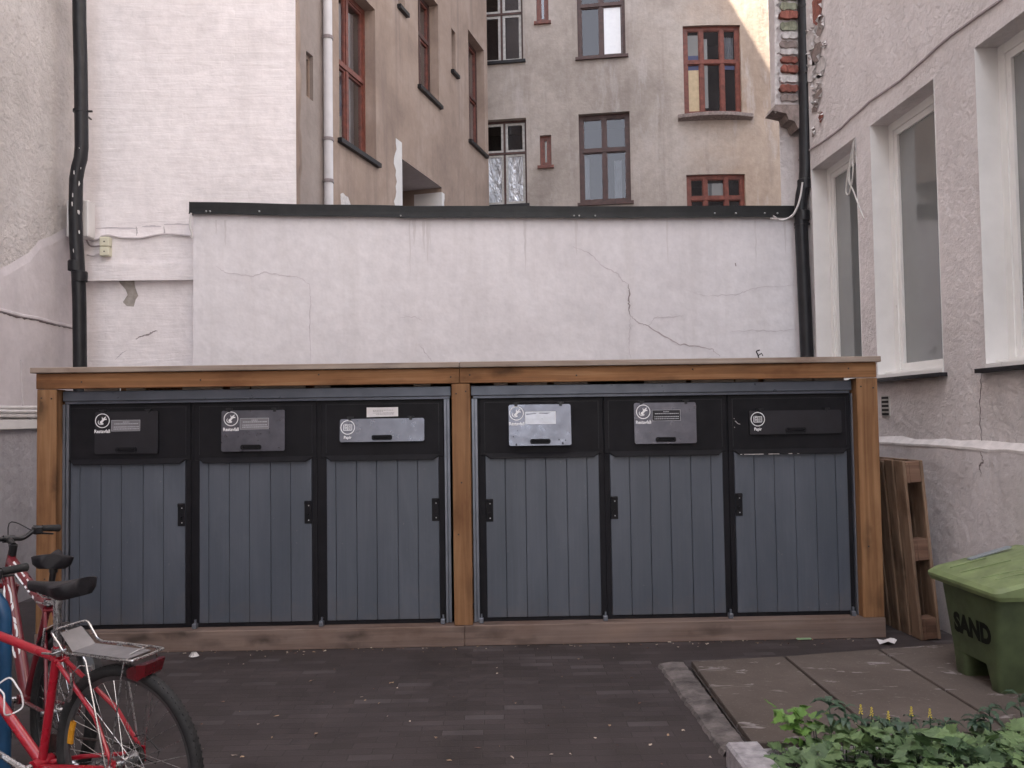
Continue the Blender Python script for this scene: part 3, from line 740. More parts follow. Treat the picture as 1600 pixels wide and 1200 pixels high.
for px in (338, 352, 640, 647, 662, 672, 668, 820, 900, 1042, 1180, 1226):
    u, z = LW.hit(px, 344); L_ = rs3.uniform(.15, .7); wd = rs3.uniform(.006, .02); m_ = MB(); prev = None
    for i in range(9):
        t = i/8; j = rs3.uniform(-.004, .004); w2 = wd*(1-t)**.6*rs3.uniform(.7, 1.2); c2 = (LW.P(u+j-w2, z-L_*t, -.0015), LW.P(u+j+w2, z-L_*t, -.0015))
        if prev: m_.quad(prev[0], c2[0], c2[1], prev[1])
        prev = c2
    m_.build('rain_streak', stain, lw)
hc = .058
for ua, za, ub, zb, e in ((-.03, zl, um+.02, zm, 0), (um-.01, zm-.004, LW.L[-1], zr, .003)):
    mb = MB(); N = 14
    for i in range(N):
        t0, t1 = i/N, (i+1)/N; u0, u1 = ua+(ub-ua)*t0, ua+(ub-ua)*t1
        wz0_, wz1_ = za+(zb-za)*t0+.003*math.sin(t0*9), za+(zb-za)*t1+.003*math.sin(t1*9)
        def Q(u, z, d): return LW.P(u, z, d)
        for lo, hi, d in ((-hc, -.012, -.035-e), (-.012, hc-.006, -.03-e)):
            mb.quad(Q(u0, wz0_+lo, d), Q(u1, wz1_+lo, d), Q(u1, wz1_+hi, -.03-e if hi > 0 else d+.003), Q(u0, wz0_+hi, -.03-e if hi > 0 else d+.003))
        mb.quad(Q(u0, wz0_+hc-.006, -.03-e), Q(u1, wz1_+hc-.006, -.03-e), Q(u1, wz1_+hc, -.01), Q(u0, wz0_+hc, -.01))
        mb.quad(Q(u0, wz0_+hc, -.01), Q(u1, wz1_+hc, -.01), Q(u1, wz1_+hc+.01, .31), Q(u0, wz0_+hc+.01, .31))
        mb.quad(Q(u0, wz0_-hc, -.035-e), Q(u1, wz1_-hc, -.035-e), Q(u1, wz1_-hc+.002, 0), Q(u0, wz0_-hc+.002, 0))
        mb.quad(Q(u0, wz0_-hc, .31), Q(u1, wz1_-hc, .31), Q(u1, wz1_+hc+.01, .31), Q(u0, wz0_+hc+.01, .31))
        mb.quad(Q(u0, wz0_-hc-.012, -.05-e), Q(u1, wz1_-hc-.012, -.05-e), Q(u1, wz1_-hc+.004, -.034-e), Q(u0, wz0_-hc+.004, -.034-e))
    for t in (0, 1):
        u = ua+(ub-ua)*t; z = za+(zb-za)*t; mb.quad(LW.P(u, z-hc, -.035-e), LW.P(u, z+hc, -.03-e), LW.P(u, z+hc, .31), LW.P(u, z-hc, .31))
    o = mb.build('coping', M['coping'], lw)
mb = MB()
for px in (322, 328, 405, 626, 897, 905, 930, 1117, 1150, 1195, 1215):
    py = 331 if 405 < px < 1000 else 327; u, z = LW.hit(px, py+6 if px > 600 else py+3, -.04); q = LW.P(u, z, -.04); mb.lathe([(0, -.008), (.007, -.004), (.009, 0), (.009, .01)], q, (0, 1, 0), 8)
mb.build('rivet', plain('bright_rivet', (.5, .5, .52), .4, .6, bmp=0), lw)
C1, C2 = M['crack'], M['crack_soft']
crack(LW, [(338, 416), (352, 426), (396, 432), (412, 425), (440, 430), (462, 432), (474, 437), (484, 446)], .008, 'crack', C2, lw)
crack(LW, [(484, 446), (485, 480), (484, 515), (486, 565)], .008, 'crack', C2, lw)
crack(LW, [(895, 385), (920, 395), (945, 418), (966, 428), (974, 440), (982, 444)], .010, 'crack', C2, lw)
crack(LW, [(982, 444), (984, 460), (983, 480), (985, 494)], .014, 'crack', C1, lw, amp=1.6)
crack(LW, [(985, 494), (984, 515), (983, 540), (986, 560)], .009, 'crack', C2, lw)
crack(LW, [(985, 494), (998, 505), (1013, 509), (1035, 524), (1060, 538), (1090, 541), (1112, 545), (1125, 557)], .012, 'crack', plain('crack_mid', (.42, .375, .39), .95, bmp=0), lw, amp=1.4)
crack(LW, [(1013, 509), (1022, 497), (1045, 495), (1068, 493)], .007, 'crack', C2, lw)
crack(LW, [(1070, 453), (1100, 462), (1150, 461), (1172, 452), (1200, 448), (1245, 446)], .006, 'crack', C2, lw)
crack(LW, [(1140, 519), (1180, 516), (1210, 518), (1245, 514)], .006, 'crack', C2, lw)
crack(LW, [(625, 496), (650, 495), (660, 502)], .005, 'crack', C2, lw)
crack(LW, [(655, 538), (668, 555), (676, 566)], .007, 'crack', C2, lw)
crack(LW, [(1149, 411), (1150, 416)], .016, 'crack', C1, lw, amp=.3, sub=2)
# small wilted weed twig at the wall foot, right of centre
o = MB().tube(smoothpath([onY(1186, 561, 7.6), onY(1184, 554, 7.6), onY(1182, 549, 7.6), onY(1187, 547, 7.6)], 5), .006, 6)
o.tube([onY(1184, 556, 7.6), onY(1190, 552, 7.6), onY(1192, 556, 7.6)], .005, 6)
tag(o.build('wire_loop', M['black_metal'], None, True), 'small dark bent wire sticking up above the timber roof edge', 'wire')

# ================================================================== tall white wall (left)
YW = 8.42
WW = Wall([(-4.2, YW), (onY(464, 150, YW).x, YW)])
whl = empty('white_building', (0, 0, 0), 0, 'tall white painted brick gable wall behind the low wall', 'building')
TW = 16.0
mb = MB(); WW.sheet(mb, 0, WW.L[-1], 0, TW, (), .1, 0, .10)
mb.build('wall', M['white_wall'], whl)
e = WW.L[-1]
mb = MB()
rr = random.Random(4); prev = None
for i in range(80):
    z = 2.5+i*.11; a = e+rr.uniform(.0, .025); q = (Vector((WW.P(e-.01, z).x, YW-.003, z)), Vector((WW.P(a, z).x, YW-.002, z)))
    if prev: mb.quad(prev[0], prev[1], q[1], q[0]); mb.quad(prev[1], prev[1]+Vector((0, .12, 0)), q[1]+Vector((0, .12, 0)), q[1])
    prev = q
mb.build('rough_corner', M['brown_wall'], whl)
_, lz1 = WW.hit(200, 371); _, lz0 = WW.hit(200, 432)
lz1 = WW.hit(298, 371)[1]; lz0 = WW.hit(298, 438)[1]
mb = MB(); WW.bx(mb, 0.02, LW.p[0].x+4.2, lz0, lz1, -.075, -.001); mb.build('band_course', M['white_wall'], whl)
mb = MB(); WW.bx(mb, 0.03, LW.p[0].x+4.2, lz0-.012, lz0+.16, -.10, -.0755); mb.build('band_lip', M['white_wall'], whl)
def patch(W, pts, d, mat, name, parent):
    m_ = MB(); vs = [W.P(*W.hit(x, y, d), d) for x, y in pts]; c = sum(vs, Vector())/len(vs); n = len(vs)
    m_.add(vs+[c], [(i, (i+1) % n, n) for i in range(n)]); return m_.build(name, mat, parent)
patch(WW, [(185, 437), (210, 438), (211, 448), (216, 462), (212, 468), (209, 479), (198, 478), (192, 472), (200, 462), (196, 452), (187, 442)], -.004, M['bare_patch'], 'bare_patch', whl)
crack(WW, [(212, 530), (225, 524), (233, 523), (240, 518), (246, 517)], .016, 'crack', C1, whl, amp=.8)
crack(WW, [(180, 562), (190, 552), (198, 547)], .009, 'crack', C2, whl, amp=.6)
# stepped rows of masonry just above the band
for (xa, xb, ya) in ((150, 215, 357), (222, 252, 354), (256, 298, 351)):
    crack(WW, [(xa, ya), ((xa+xb)/2, ya-1), (xb, ya)], .016, 'joint_line', C2, whl, amp=.5, sub=4)
for x in (213, 256): crack(WW, [(x, 354), (x+1, 362), (x, 368)], .016, 'joint_line', plain('joint', (.45, .42, .43), .9, bmp=0), whl, amp=.4, sub=3)
# cable boxes and cables
bx_ = empty('junction_box', (0, 0, 0), 0, 'two stacked ivory switch boxes on the white band beside the left downpipe', 'junction box')
for a, b in ((371, 386), (386.5, 401)):
    p0 = onY(158, b, YW-.11); p1 = onY(173, a, YW-.11); MB().bbox(p0.x, p1.x, YW-.15, YW-.076, p0.z+.002, p1.z, .006).build('box_lid', M['ivory'], bx_)
    c_ = (p0+p1)/2; MB().lathe([(0, -.004), (.006, -.003), (.007, 0), (.007, .01)], (c_.x, YW-.15, c_.z), (0, 1, 0), 8).build('screw', M['dark'], bx_)
p0 = onY(107, 372, 8.2); p1 = onY(142, 314, 8.2)
p1c = onY(138, 330, 8.2)
mb = MB(); mb.bbox(p0.x, p1.x, 8.15, 8.30, p0.z, p1.z, .012)
ob = mb.build('meter_box', M['reveal']); tag(ob, 'flat white painted box half hidden behind the left downpipe', 'cabinet')
cb1 = [(136, 372), (145, 376), (155, 373), (160, 369), (172, 368), (185, 371), (200, 372), (222, 372), (240, 368), (262, 366), (298, 369)]
tag(MB().tube(smoothpath([onY(x, y, YW-.095) for x, y in cb1], 5), .011, 7).build('wall_cable', M['cable_d'], None, True), 'thin pinkish cable clipped along the top of the white band', 'cable')
cb2 = [(134, 372), (140, 383), (148, 385), (158, 384)]
tag(MB().tube(smoothpath([onY(x, y, YW-.11) for x, y in cb2], 5), .009, 7).build('wall_cable', M['crack'], None, True), 'short dark cable looping from the downpipe to the ivory boxes', 'cable')
cb3 = [(136, 398), (146, 400), (152, 397), (158, 397)]
tag(MB().tube(smoothpath([onY(x, y, YW-.11) for x, y in cb3], 5), .008, 7).build('wall_cable', M['cable_d'], None, True), 'lowest short cable entering the lower ivory box', 'cable')
cb4 = [(299, 333), (297, 345), (297, 355), (300, 366), (299, 372), (302, 350), (314, 352)]
tag(MB().tube(smoothpath([onY(x, y, 8.06) for x, y in cb4[:5]], 5), .010, 7).build('wall_cable', M['cable'], None, True), 'pale cable coming out under the left end of the black coping', 'cable')
# right-hand loose cables
cb = [(1204, 341), (1215, 343), (1232, 341), (1242, 332), (1250, 310), (1254, 285)]
tag(MB().tube(smoothpath([onY(x, y, 7.85) for x, y in cb], 6), .009, 7).build('loose_cable', M['cable'], None, True), 'thin white cable bundle drooping from the coping to the right downpipe', 'cable')
cb = [(1208, 337), (1222, 344), (1238, 336), (1246, 322)]
tag(MB().tube(smoothpath([onY(x, y, 7.83) for x, y in cb], 6), .007, 7).build('loose_cable', M['cable'], None, True), 'shorter white cable loop beneath the coping end by the right downpipe', 'cable')
hc_ = empty('hanging_cable', (0, 0, 0), 0, 'bundle of thin white cables hanging in front of the first tall window', 'cable')
for ks in ([(1335, 218), (1329, 245), (1324, 275), (1322, 300), (1327, 302), (1331, 280)], [(1333, 222), (1328, 260), (1328, 285), (1334, 300), (1342, 322), (1350, 342)], [(1334, 220), (1332, 250), (1333, 262), (1330, 290), (1325, 275), (1328, 250)]):
    MB().tube(smoothpath([onX(x, y, XR-.03) for x, y in ks], 6), .006, 6).build('strand', M['pvc_old'], hc_, True)

# ================================================================== left-hand side wall
XL = onY(114, 640, YW-.02).x
WL = Wall([(XL, -9.0), (XL, YW-.01)])
lb = empty('roughcast_building', (0, 0, 0), 0, 'grey lilac roughcast side wall at the far left with a ledge', 'building')
TL = 18.0  # height out of view, raised to keep the sun off the courtyard walls
mb = MB(); WL.sheet(mb, 0, WL.L[-1], 0, TL, (), .1)
mb.quad((XL, -9, TL), (XL, YW, TL), (XL-9, YW, TL), (XL-9, -9, TL)); mb.quad((XL-9, YW, 0), (XL, YW, 0), (XL, YW, TL), (XL-9, YW, TL)); mb.quad((XL-9, -9, 0), (XL, -9, 0), (XL, -9, TL), (XL-9, -9, TL))
mb.build('wall', M['rough_wall'], lb)
mb = MB(); q0 = WL.hit(0, 437, -.006); q1 = WL.hit(113, 358, -.006); zc = WL.hit(60, 652, -.006)[1]
N = 26; uA, uB = q0[0]-3, WL.L[-1]-.001; rows = []
for i in range(N+1):
    u = uA+(uB-uA)*i/N; z = q0[1]+(q1[1]-q0[1])*(u-q0[0])/(q1[0]-q0[0]); z = max(z, zc+.6)+rr.uniform(-.03, .03); rows.append((u, z))
for a, b in zip(rows, rows[1:]):
    mb.quad(WL.P(a[0], zc, -.012), WL.P(b[0], zc, -.012), WL.P(b[0], b[1], -.010), WL.P(a[0], a[1], -.010)); mb.quad(WL.P(a[0], a[1], -.010), WL.P(b[0], b[1], -.010), WL.P(b[0], b[1]+.09, 0.001), WL.P(a[0], a[1]+.09, 0.001))
mb.build('smooth_render', M['smooth_left'], lb)
mb = MB(); WL.sheet(mb, 0, WL.L[-1]-.002, 0, zc-.10, (), .1, -.06); mb.build('plinth', M['grey_foot'], lb)
mb = MB(); WL.bx(mb, 0, WL.L[-1]-.003, zc-.10, zc-.02, -.10, -.001); mb.build('ledge', M['reveal'], lb)
mb = MB()
for k, zz in enumerate((.02, .055, .085)): mb.tube([WL.P(i*.6, zc+zz+.006*math.sin(i*1.3+k), -.045-.01*(k % 2)) for i in range(29)], .017, 8)
mb.build('ledge_pipe', M['cable'], lb, True)
crack(WL, [(-12, 484), (10, 489), (30, 495), (60, 500), (85, 507), (113, 513)], .028, 'crack', plain('crack_left', (.16, .13, .13), .95, bmp=0), lb, -.013, amp=1.4)
mb = MB(); mb.tube([WL.P(*WL.hit(x, y-2.5, -.016), -.010) for x, y in [(-12, 484), (10, 489), (30, 495), (60, 500), (85, 507), (113, 513)]], .018, 6); mb.build('crack_lip', M['smooth_left'], lb, True)
mb = MB(); mb.tube([WL.P(*WL.hit(x, y, -.02), -.016) for x, y in [(33, 562), (35, 600), (36, 630), (38, 648), (50, 655)]], .008, 6); mb.build('painted_cable', M['cable_d'], lb, True)

# ================================================================== brown side building behind
A0 = onY(505, 200, 10.0); ang = math.atan(.333)
da = Vector((math.sin(ang), math.cos(ang)))
back = Vector((A0.x, A0.y))-da*1.6
tmpA = Wall([tuple(back), tuple(back+da*12)])
uEnd = tmpA.hit(762, 150)[0]
WA = Wall([tuple(back), tuple(back+da*uEnd)])
bb = empty('brown_building', (0, 0, 0), 0, 'brown plastered house wing receding behind the low wall with red framed windows', 'building')
TB = 18.9  # height out of view, shaped so its shadow edges the rear sun patch
def rect(W, xl, xr, yb_at, yt_at, d=0):
    a = W.hit(xl, yb_at[1] if False else 150, d)[0]; b = W.hit(xr, 150, d)[0]
    return a, b, W.hit(*yb_at, d)[1], W.hit(*yt_at, d)[1]
a1 = rect(WA, 530, 587, (531, 217), (583, 12)); a2 = rect(WA, 654.5, 686, (655, 134), (655, -30)); a3 = rect(WA, 732.5, 757, (735, 220), (731.5, 46))
s1 = rect(WA, 706.5, 713, (708, 112), (706.5, 45)); s2 = rect(WA, 624, 634, (624, 10), (624, -70))
ga = WA.hit(628, 260)[0], WA.hit(690, 290)[0], 0.0, WA.hit(628, 248)[1]
sl = WA.hit(474, 110)[0], WA.hit(482, 110)[0], WA.hit(474, 100)[1]-.35, WA.hit(474, 88)[1]
mb = MB(); WA.sheet(mb, 0, uEnd, 0, TB, [(*a1, .22), (*a2, .22), (*a3, .22), (*s1, .2), (*s2, .2), (*ga, .9), (*sl, .25)], .22)
endp = WA.P(uEnd, 0); inw = WA.P(uEnd, 0, 5)
mb.quad(endp, inw, inw+Vector((0, 0, TB)), endp+Vector((0, 0, TB)))
sp0 = WA.P(0, 0); mb.quad(sp0, WA.P(0, 0, 5), WA.P(0, TB, 5), WA.P(0, TB)); mb.quad(WA.P(0, TB), WA.P(uEnd, TB), WA.P(uEnd, TB, 5), WA.P(0, TB, 5))
mb.build('wall', M['brown_wall'], bb)
mb = MB(); uP = WA.hit(505, 200)[0]; WA.bx(mb, 0, uP-.02, 0, sl[2]-.05, -.05, -.001); WA.bx(mb, 0, uP-.02, sl[3]+.05, TB-.3, -.05, -.001)
WA.bx(mb, 0, sl[0]-.02, sl[2]-.05, sl[3]+.05, -.05, -.001); WA.bx(mb, sl[1]+.02, uP-.02, sl[2]-.05, sl[3]+.05, -.05, -.001)
mb.build('render_layer', M['grey_wall'], bb)
window(bb, WA, *a1, .16, cols=(.5,), transom=.52, frame=M['redwood'], sash=M['redwood'], fw=.07, sw=.03, sill=M['black_metal'], fill=[(0, 1, 0, 1, M['curtain'], 'curtain')])
window(bb, WA, *a2, .16, cols=(.5,), transom=.6, frame=M['darkwood'], sash=M['redwood'], fw=.07, sill=M['black_metal'])
window(bb, WA, *a3, .16, cols=(.5,), transom=.5, frame=M['darkwood'], sash=M['redwood'], fw=.06, sill=M['black_metal'])
for H in (s1, s2):
    window(bb, WA, *H, .15, cols=(), frame=M['darkwood'], fw=.03, sw=.01, sill=M['black_metal'])
mb = MB(); WA.bx(mb, sl[0], sl[1], sl[2], sl[3], .2, .24); mb.build('niche_back', M['dark'], bb)
mb = MB(); WA.bx(mb, ga[0]+.002, ga[1]-.002, 0, ga[3]-.002, .88, .92); mb.build('passage_door', plain('brown_passage_door', (.13, .09, .075), .7), bb)
mb = MB(); q = WA.P
mb.quad(q(ga[0], ga[3]-.003, -.002), q(ga[1], ga[3]-.003, -.002), q(ga[1], ga[3]-.003, .87), q(ga[0], ga[3]-.003, .87))
mb.build('lintel_soffit', M['smooth_left'], bb)
mb = MB(); sr2 = MB(); prev = None
for i in range(24):
    z = ga[3]-1.6+i*.08; wd = .10+rr.uniform(-.02, .03)
    c_ = (q(ga[1]-.002, z, .5), q(ga[1]-.002, z, -.004), q(ga[1]+wd, z, -.004), q(ga[0]-wd*2.4, z, -.004), q(ga[0]+.0, z, -.004))
    if prev and z < ga[3]-.03+.35:
        if z < ga[3]-.02: mb.quad(prev[0], prev[1], c_[1], c_[0]); mb.quad(prev[1], prev[2], c_[2], c_[1])
        sr2.quad(prev[3], prev[4], c_[4], c_[3])
    prev = c_
sr2.build('white_surround', M['reveal'], bb); mb.build('white_surround', M['reveal'], bb)
patch(WA, [(532, 303), (536, 301), (540, 306), (544, 308), (548, 320), (533, 322)], -.003, M['peel'], 'bare_patch', bb)
pts = [WA.P(*WA.hit(x, y, -.14), -.14) for x, y in ((510, -200), (511, 0), (513.5, 200), (515, 330))]
pts = [Vector((pts[-1].x, pts[-1].y, p.z)) if False else p for p in pts]
uu = WA.hit(513, 200, -.12)[0]
o = MB().tube([WA.P(uu, z, -.12) for z in (0, 3, 6, 9, 12.5)], .055, 14).build('white_downpipe', M['white_metal'], None, True)
tag(o, 'pale grey downpipe on the brown house wing', 'downpipe')
for py in (218, 283, 60):
    z = WA.hit(513, py, -.12)[1]; m_ = MB().lathe([(.056, -.02), (.064, -.02), (.064, .02), (.056, .02)], WA.P(uu, z, -.12), (0, 0, 1), 14); WA.bx(m_, uu-.01, uu+.01, z-.01, z+.01, -.06, .0); m_.build('bracket', M['crack'], o)

# ================================================================== back building with a rounded corner
pts = []
p = Vector((-1.6, 18.0)); th = -math.atan(.177)
p_start = Vector((-1.2, 17.75))
d0 = Vector((math.cos(th), math.sin(th)))
pts.append(tuple(p_start)); L1 = 5.35
cur = p_start+d0*L1; pts.append(tuple(cur)); Rr = 6.5; nseg = 14; dth = R(45)/nseg; a = th
for i in range(nseg):
    a += dth/2; cur = cur+Vector((math.cos(a), math.sin(a)))*(Rr*dth); pts.append(tuple(cur)); a += dth/2
cur = cur+Vector((math.cos(a), math.sin(a)))*5; pts.append(tuple(cur))
WB = Wall(pts)
bk = empty('rear_building', (0, 0, 0), 0, 'tall grey brown rear house with rounded corner and red bay windows', 'building')
TK = 20.0
def rb4(xl, xr, yb, yt, xm=None):
    xm = xm or (xl+xr)/2
    return WB.hit(xl, (max(yb, 0)+max(yt, 0))/2)[0], WB.hit(xr, (max(yb, 0)+max(yt, 0))/2)[0], WB.hit(xm, yb)[1], WB.hit(xm, yt)[1]
b1 = rb4(748, 817, 96, -30); b1b = rb4(752, 823, 320, 186); r1 = rb4(838, 857, 34, -60); r2 = rb4(843.5, 861.5, 259, 211)
b2 = rb4(902, 977, 88, -48); b2b = rb4(905, 985, 316, 176); y1 = rb4(1068, 1158, 179, 39); y2 = rb4(1074, 1166, 412, 272)
r0 = [(b1[0], b1[1], b1[2]+3.1, b1[3]+3.1), (b2[0], b2[1], b2[2]+3.1, b2[3]+3.1)]
H = [(*b1, .2), (*b1b, .2), (*r1, .15), (*r2, .15), (*b2, .2), (*b2b, .2), (*y1, .16), (*y2, .16)]
def backmat():
    m, nt, b, o = newmat('greybrown_to_ochre_plaster'); c = coords(nt)
    big = noise(nt, c, .55, 7, .62, .5)
    g = ramp(nt, big, [(.25, (.32, .28, .25)), (.5, (.47, .415, .375)), (.78, (.58, .53, .495))])
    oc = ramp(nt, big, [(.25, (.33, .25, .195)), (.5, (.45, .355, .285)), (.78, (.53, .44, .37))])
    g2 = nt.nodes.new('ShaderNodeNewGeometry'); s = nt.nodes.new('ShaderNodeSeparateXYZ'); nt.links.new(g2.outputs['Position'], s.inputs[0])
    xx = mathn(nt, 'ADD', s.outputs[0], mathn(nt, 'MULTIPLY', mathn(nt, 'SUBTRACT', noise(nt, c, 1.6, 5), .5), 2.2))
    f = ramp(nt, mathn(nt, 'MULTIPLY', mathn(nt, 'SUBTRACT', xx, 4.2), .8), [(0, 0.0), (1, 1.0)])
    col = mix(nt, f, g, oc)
    fine = noise(nt, c, 7, 7, .7); col = mix(nt, .5, col, ramp(nt, fine, [(.3, (.72, .71, .70)), (.65, (1.1, 1.1, 1.1))]), 'MULTIPLY')
    st = noise(nt, coords(nt, (2.0, 2.0, .16)), 1.6, 6, .7)
    col = mix(nt, mathn(nt, 'MULTIPLY', ramp(nt, st, [(.52, 0.0), (.74, 1.0)]), .5), col, (.24, .20, .18))
    st2 = noise(nt, coords(nt, (1.3, 1.3, .3)), 2.2, 6, .7)
    col = mix(nt, mathn(nt, 'MULTIPLY', ramp(nt, st2, [(.54, 0.0), (.70, 1.0)]), .5), col, (.58, .54, .53))
    nt.links.new(col, b.inputs['Base Color']); b.inputs['Roughness'].default_value = .9; b.inputs['Specular IOR Level'].default_value = .2
    p = bump(nt, b, noise(nt, c, 16, 8, .7), .5, .012); bump(nt, b, noise(nt, c, 2, 4), .5, .05, p); return m
mb = MB(); WB.sheet(mb, 0, WB.L[-1], 0, TK, H, .2)
mb.quad(WB.P(0, 0), WB.P(0, 0, 6), WB.P(0, TK, 6), WB.P(0, TK))
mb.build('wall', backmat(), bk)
FL = M
window(bk, WB, *b1, .14, cols=(.5,), transom=.62, frame=M['darkwood'], sash=M['pvc_old'], fw=.05, sw=.055, sill=M['black_metal'])
window(bk, WB, *b1b, .14, cols=(.5,), transom=.62, frame=M['darkwood'], sash=M['pvc_old'], fw=.05, sw=.05, sill=M['black_metal'], fill=[(0, 1, 0, .6, M['foil'], 'foil_lining')], glass=M['glass'], label='window lined with crumpled silver foil')
window(bk, WB, *r1, .08, cols=(), frame=M['redwood'], fw=.07, sw=.03, sill=M['redwood'])
window(bk, WB, *r2, .08, cols=(), frame=M['redwood'], fw=.07, sw=.03, sill=M['redwood'], fill=[(0, 1, 0, 1, M['blind'], 'curtain')])
window(bk, WB, *b2, .12, cols=(.5,), transom=.62, frame=M['darkwood'], sash=M['darkwood'], fw=.07, sw=.025, sill=M['darkwood'], glass=M['glass'], fill=[(.54, 1, 0, .6, M['paper_white'], 'white_sheet')], label='window with a bright white sheet filling its right pane')
window(bk, WB, *b2b, .12, cols=(.5,), transom=.60, frame=M['darkwood'], sash=M['darkwood'], fw=.085, sw=.02, sill=M['darkwood'], glass=M['glass'], fill=[(0, .13, 0, .58, M['curtain'], 'curtain'), (.72, .9, 0, .5, M['curtain'], 'curtain')])
window(bk, WB, *y1, .06, cols=(.29, .71), transom=.6, frame=M['redwood'], sash=M['redwood'], fw=.085, sw=.02, sill=None, glass=M['glass'], label='curved three-part bay window with a yellow door showing inside',
       fill=[(0, .26, 0, .52, M['door_yellow'], 'yellow_panel'), (0, .26, .52, .58, M['blue'], 'blue_strip'), (0, .26, .64, .70, M['blue'], 'blue_strip'), (0, .26, .70, .95, M['blind'], 'curtain'), (.33, .42, .05, .9, M['blind'], 'curtain'), (.75, .98, .52, .57, M['blue'], 'blue_strip'), (.75, 1, .65, .95, M['curtain'], 'curtain')])
window(bk, WB, *y2, .06, cols=(.29, .71), transom=.74, frame=M['redwood'], sash=M['redwood'], fw=.085, sw=.02, sill=None, glass=M['glass'], fill=[(.3, .7, .78, .95, M['blind'], 'curtain')])
for y_ in (y1, y2):
    m_ = MB(); N = 16; a_, b_ = y_[0]-.14, y_[1]+.2; 
    for i in range(N):
        u0, u1 = a_+(b_-a_)*i/N, a_+(b_-a_)*(i+1)/N
        f0, f1 = .10+.12*math.sin(math.pi*i/N), .10+.12*math.sin(math.pi*(i+1)/N)
        z = y_[2]
        m_.quad(WB.P(u0, z-.08, -f0), WB.P(u1, z-.08, -f1), WB.P(u1, z-.01, -f1), WB.P(u0, z-.01, -f0)); m_.quad(WB.P(u0, z-.01, -f0), WB.P(u1, z-.01, -f1), WB.P(u1, z+.01, .08), WB.P(u0, z+.01, .08)); m_.quad(WB.P(u0, z-.08, -f0), WB.P(u1, z-.08, -f1), WB.P(u1, z-.12, 0), WB.P(u0, z-.12, 0))
    m_.build('bay_sill', M['mortar'], bk)
# old bell wire crossing the yellow panel window omitted; unseen houses added behind the camera for light and reflections
tag(MB().box(-14, -3.4, -17, -12, 0, 11).build('unseen_house', M['right_wall']), 'unseen house added for light behind the viewer, left of the sky gap', 'building')
tag(MB().box(3.2, 14, -17, -12, 0, 13).build('unseen_house', M['right_wall']), 'unseen house added for light behind the viewer, right of the sky gap', 'building')
# ================================================================== lettering
def textmesh(body, size, bold=0.0, sx=1.0):
    cu = bpy.data.curves.new('lettering', 'FONT'); cu.body = body; cu.size = size; cu.offset = bold; cu.align_x = 'CENTER'; cu.align_y = 'CENTER'; cu.resolution_u = 3
    o = bpy.data.objects.new('lettering', cu); sc.collection.objects.link(o)
    dg = bpy.context.evaluated_depsgraph_get(); dg.update()
    me = bpy.data.meshes.new_from_object(o.evaluated_get(dg)); bpy.data.objects.remove(o)
    vs = [v.co.copy() for v in me.vertices]; fs = [tuple(p.vertices) for p in me.polygons]
    if vs:
        x0, x1 = min(v.x for v in vs), max(v.x for v in vs); y0, y1 = min(v.y for v in vs), max(v.y for v in vs)
        for v in vs: v.x = (v.x-(x0+x1)/2)*sx; v.y -= (y0+y1)/2
    bpy.data.meshes.remove(me); return vs, fs, ((x1-x0)*sx if vs else 0), (y1-y0 if vs else 0)
def lettering(body, w, h, m, name, mat, parent, bold=.004):
    # fit the words to a w x h field lying in the plane of matrix m (x right, y up)
    vs, fs, a, b = textmesh(body, 1.0, bold*10)
    return MB().add([m @ Vector((v.x*w/a, v.y*h/b, 0)) for v in vs], fs).build(name, mat, parent)
FRONT = Matrix.Rotation(math.pi/2, 4, 'X')      # x right, y up on a surface facing -Y

# ================================================================== timber enclosure
def shroot(name, label, cat, group=None): return empty(name, S0, SH, label, cat, group)
enc = shroot('timber_enclosure', 'long orange brown timber frame with flat roof round the grey waste cabinets', 'enclosure')
U = lambda px, py=850, v=0.0: sp(px, py, v).x
Z = lambda px, py, v=0.0: sp(px, py, v).z
uL0, uL1 = U(56), U(87); uC0, uC1 = U(708.5), U(737.5); uR0, uR1 = U(1346), U(1379)
zcap1, zcap0 = Z(718, 566), Z(718, 574); zb0 = Z(718, 599); zs1 = Z(718, 978); 
DEPTH = 1.25
bv = .004
MB().bbox(uL0, uL1, 0, .12, zs1+.002, zb0-.002, bv).build('post', M['wood_v'], enc)
MB().bbox(uC0, uC1, 0, .12, zs1+.002, zb0-.002, bv).build('post', M['wood_v'], enc)
MB().bbox(uR0, uR1, 0, .12, zs1+.002, zb0-.002, bv).build('post', M['wood_v'], enc)
uj = U(718, 585)
MB().bbox(uL0-.005, uj-.001, -.004, .045, zb0, zcap0-.004, bv).build('beam', M['wood_h'], enc)
MB().bbox(uj+.001, uR1-.006, -.003, .045, zb0+.001, zcap0-.003, bv).build('beam', M['wood_h'], enc)
uj2 = U(726, 1000)
MB().bbox(uL0-.005, uj2-.001, -.006, .14, .0, zs1, bv).build('sill_board', M['wood_sill'], enc)
MB().bbox(uj2+.001, uR1+.004, -.004, .14, .001, zs1+.001, bv).build('sill_board', M['wood_sill'], enc)
MB().bbox(uL0-.03, uj+.0, -.035, DEPTH, zcap0-.002, zcap1, .003).build('roof_edge_board', M['wood_cap'], enc)
MB().bbox(uj+.002, uR1+.015, -.034, DEPTH, zcap0-.002, zcap1+.001, .003).build('roof_edge_board', M['wood_cap'], enc)
mb = MB()
for k in range(int((DEPTH-.2)/.15)):
    v0 = .13+k*.15
    for a, b in ((uL0+.02, uL0+.045), (uR1-.05, uR1-.025)): mb.box(a, b, v0, v0+.143, .02, zb0-.0)
mb.build('side_cladding', M['wood_v'], enc)
mb = MB(); mb.box(uL0+.02, uR1-.025, DEPTH-.05, DEPTH-.02, .02, zcap0-.005); mb.build('back_cladding', M['wood_v'], enc)
screwm = plain('rusty_screw_head', (.05, .035, .03), .6, .4, bmp=0)
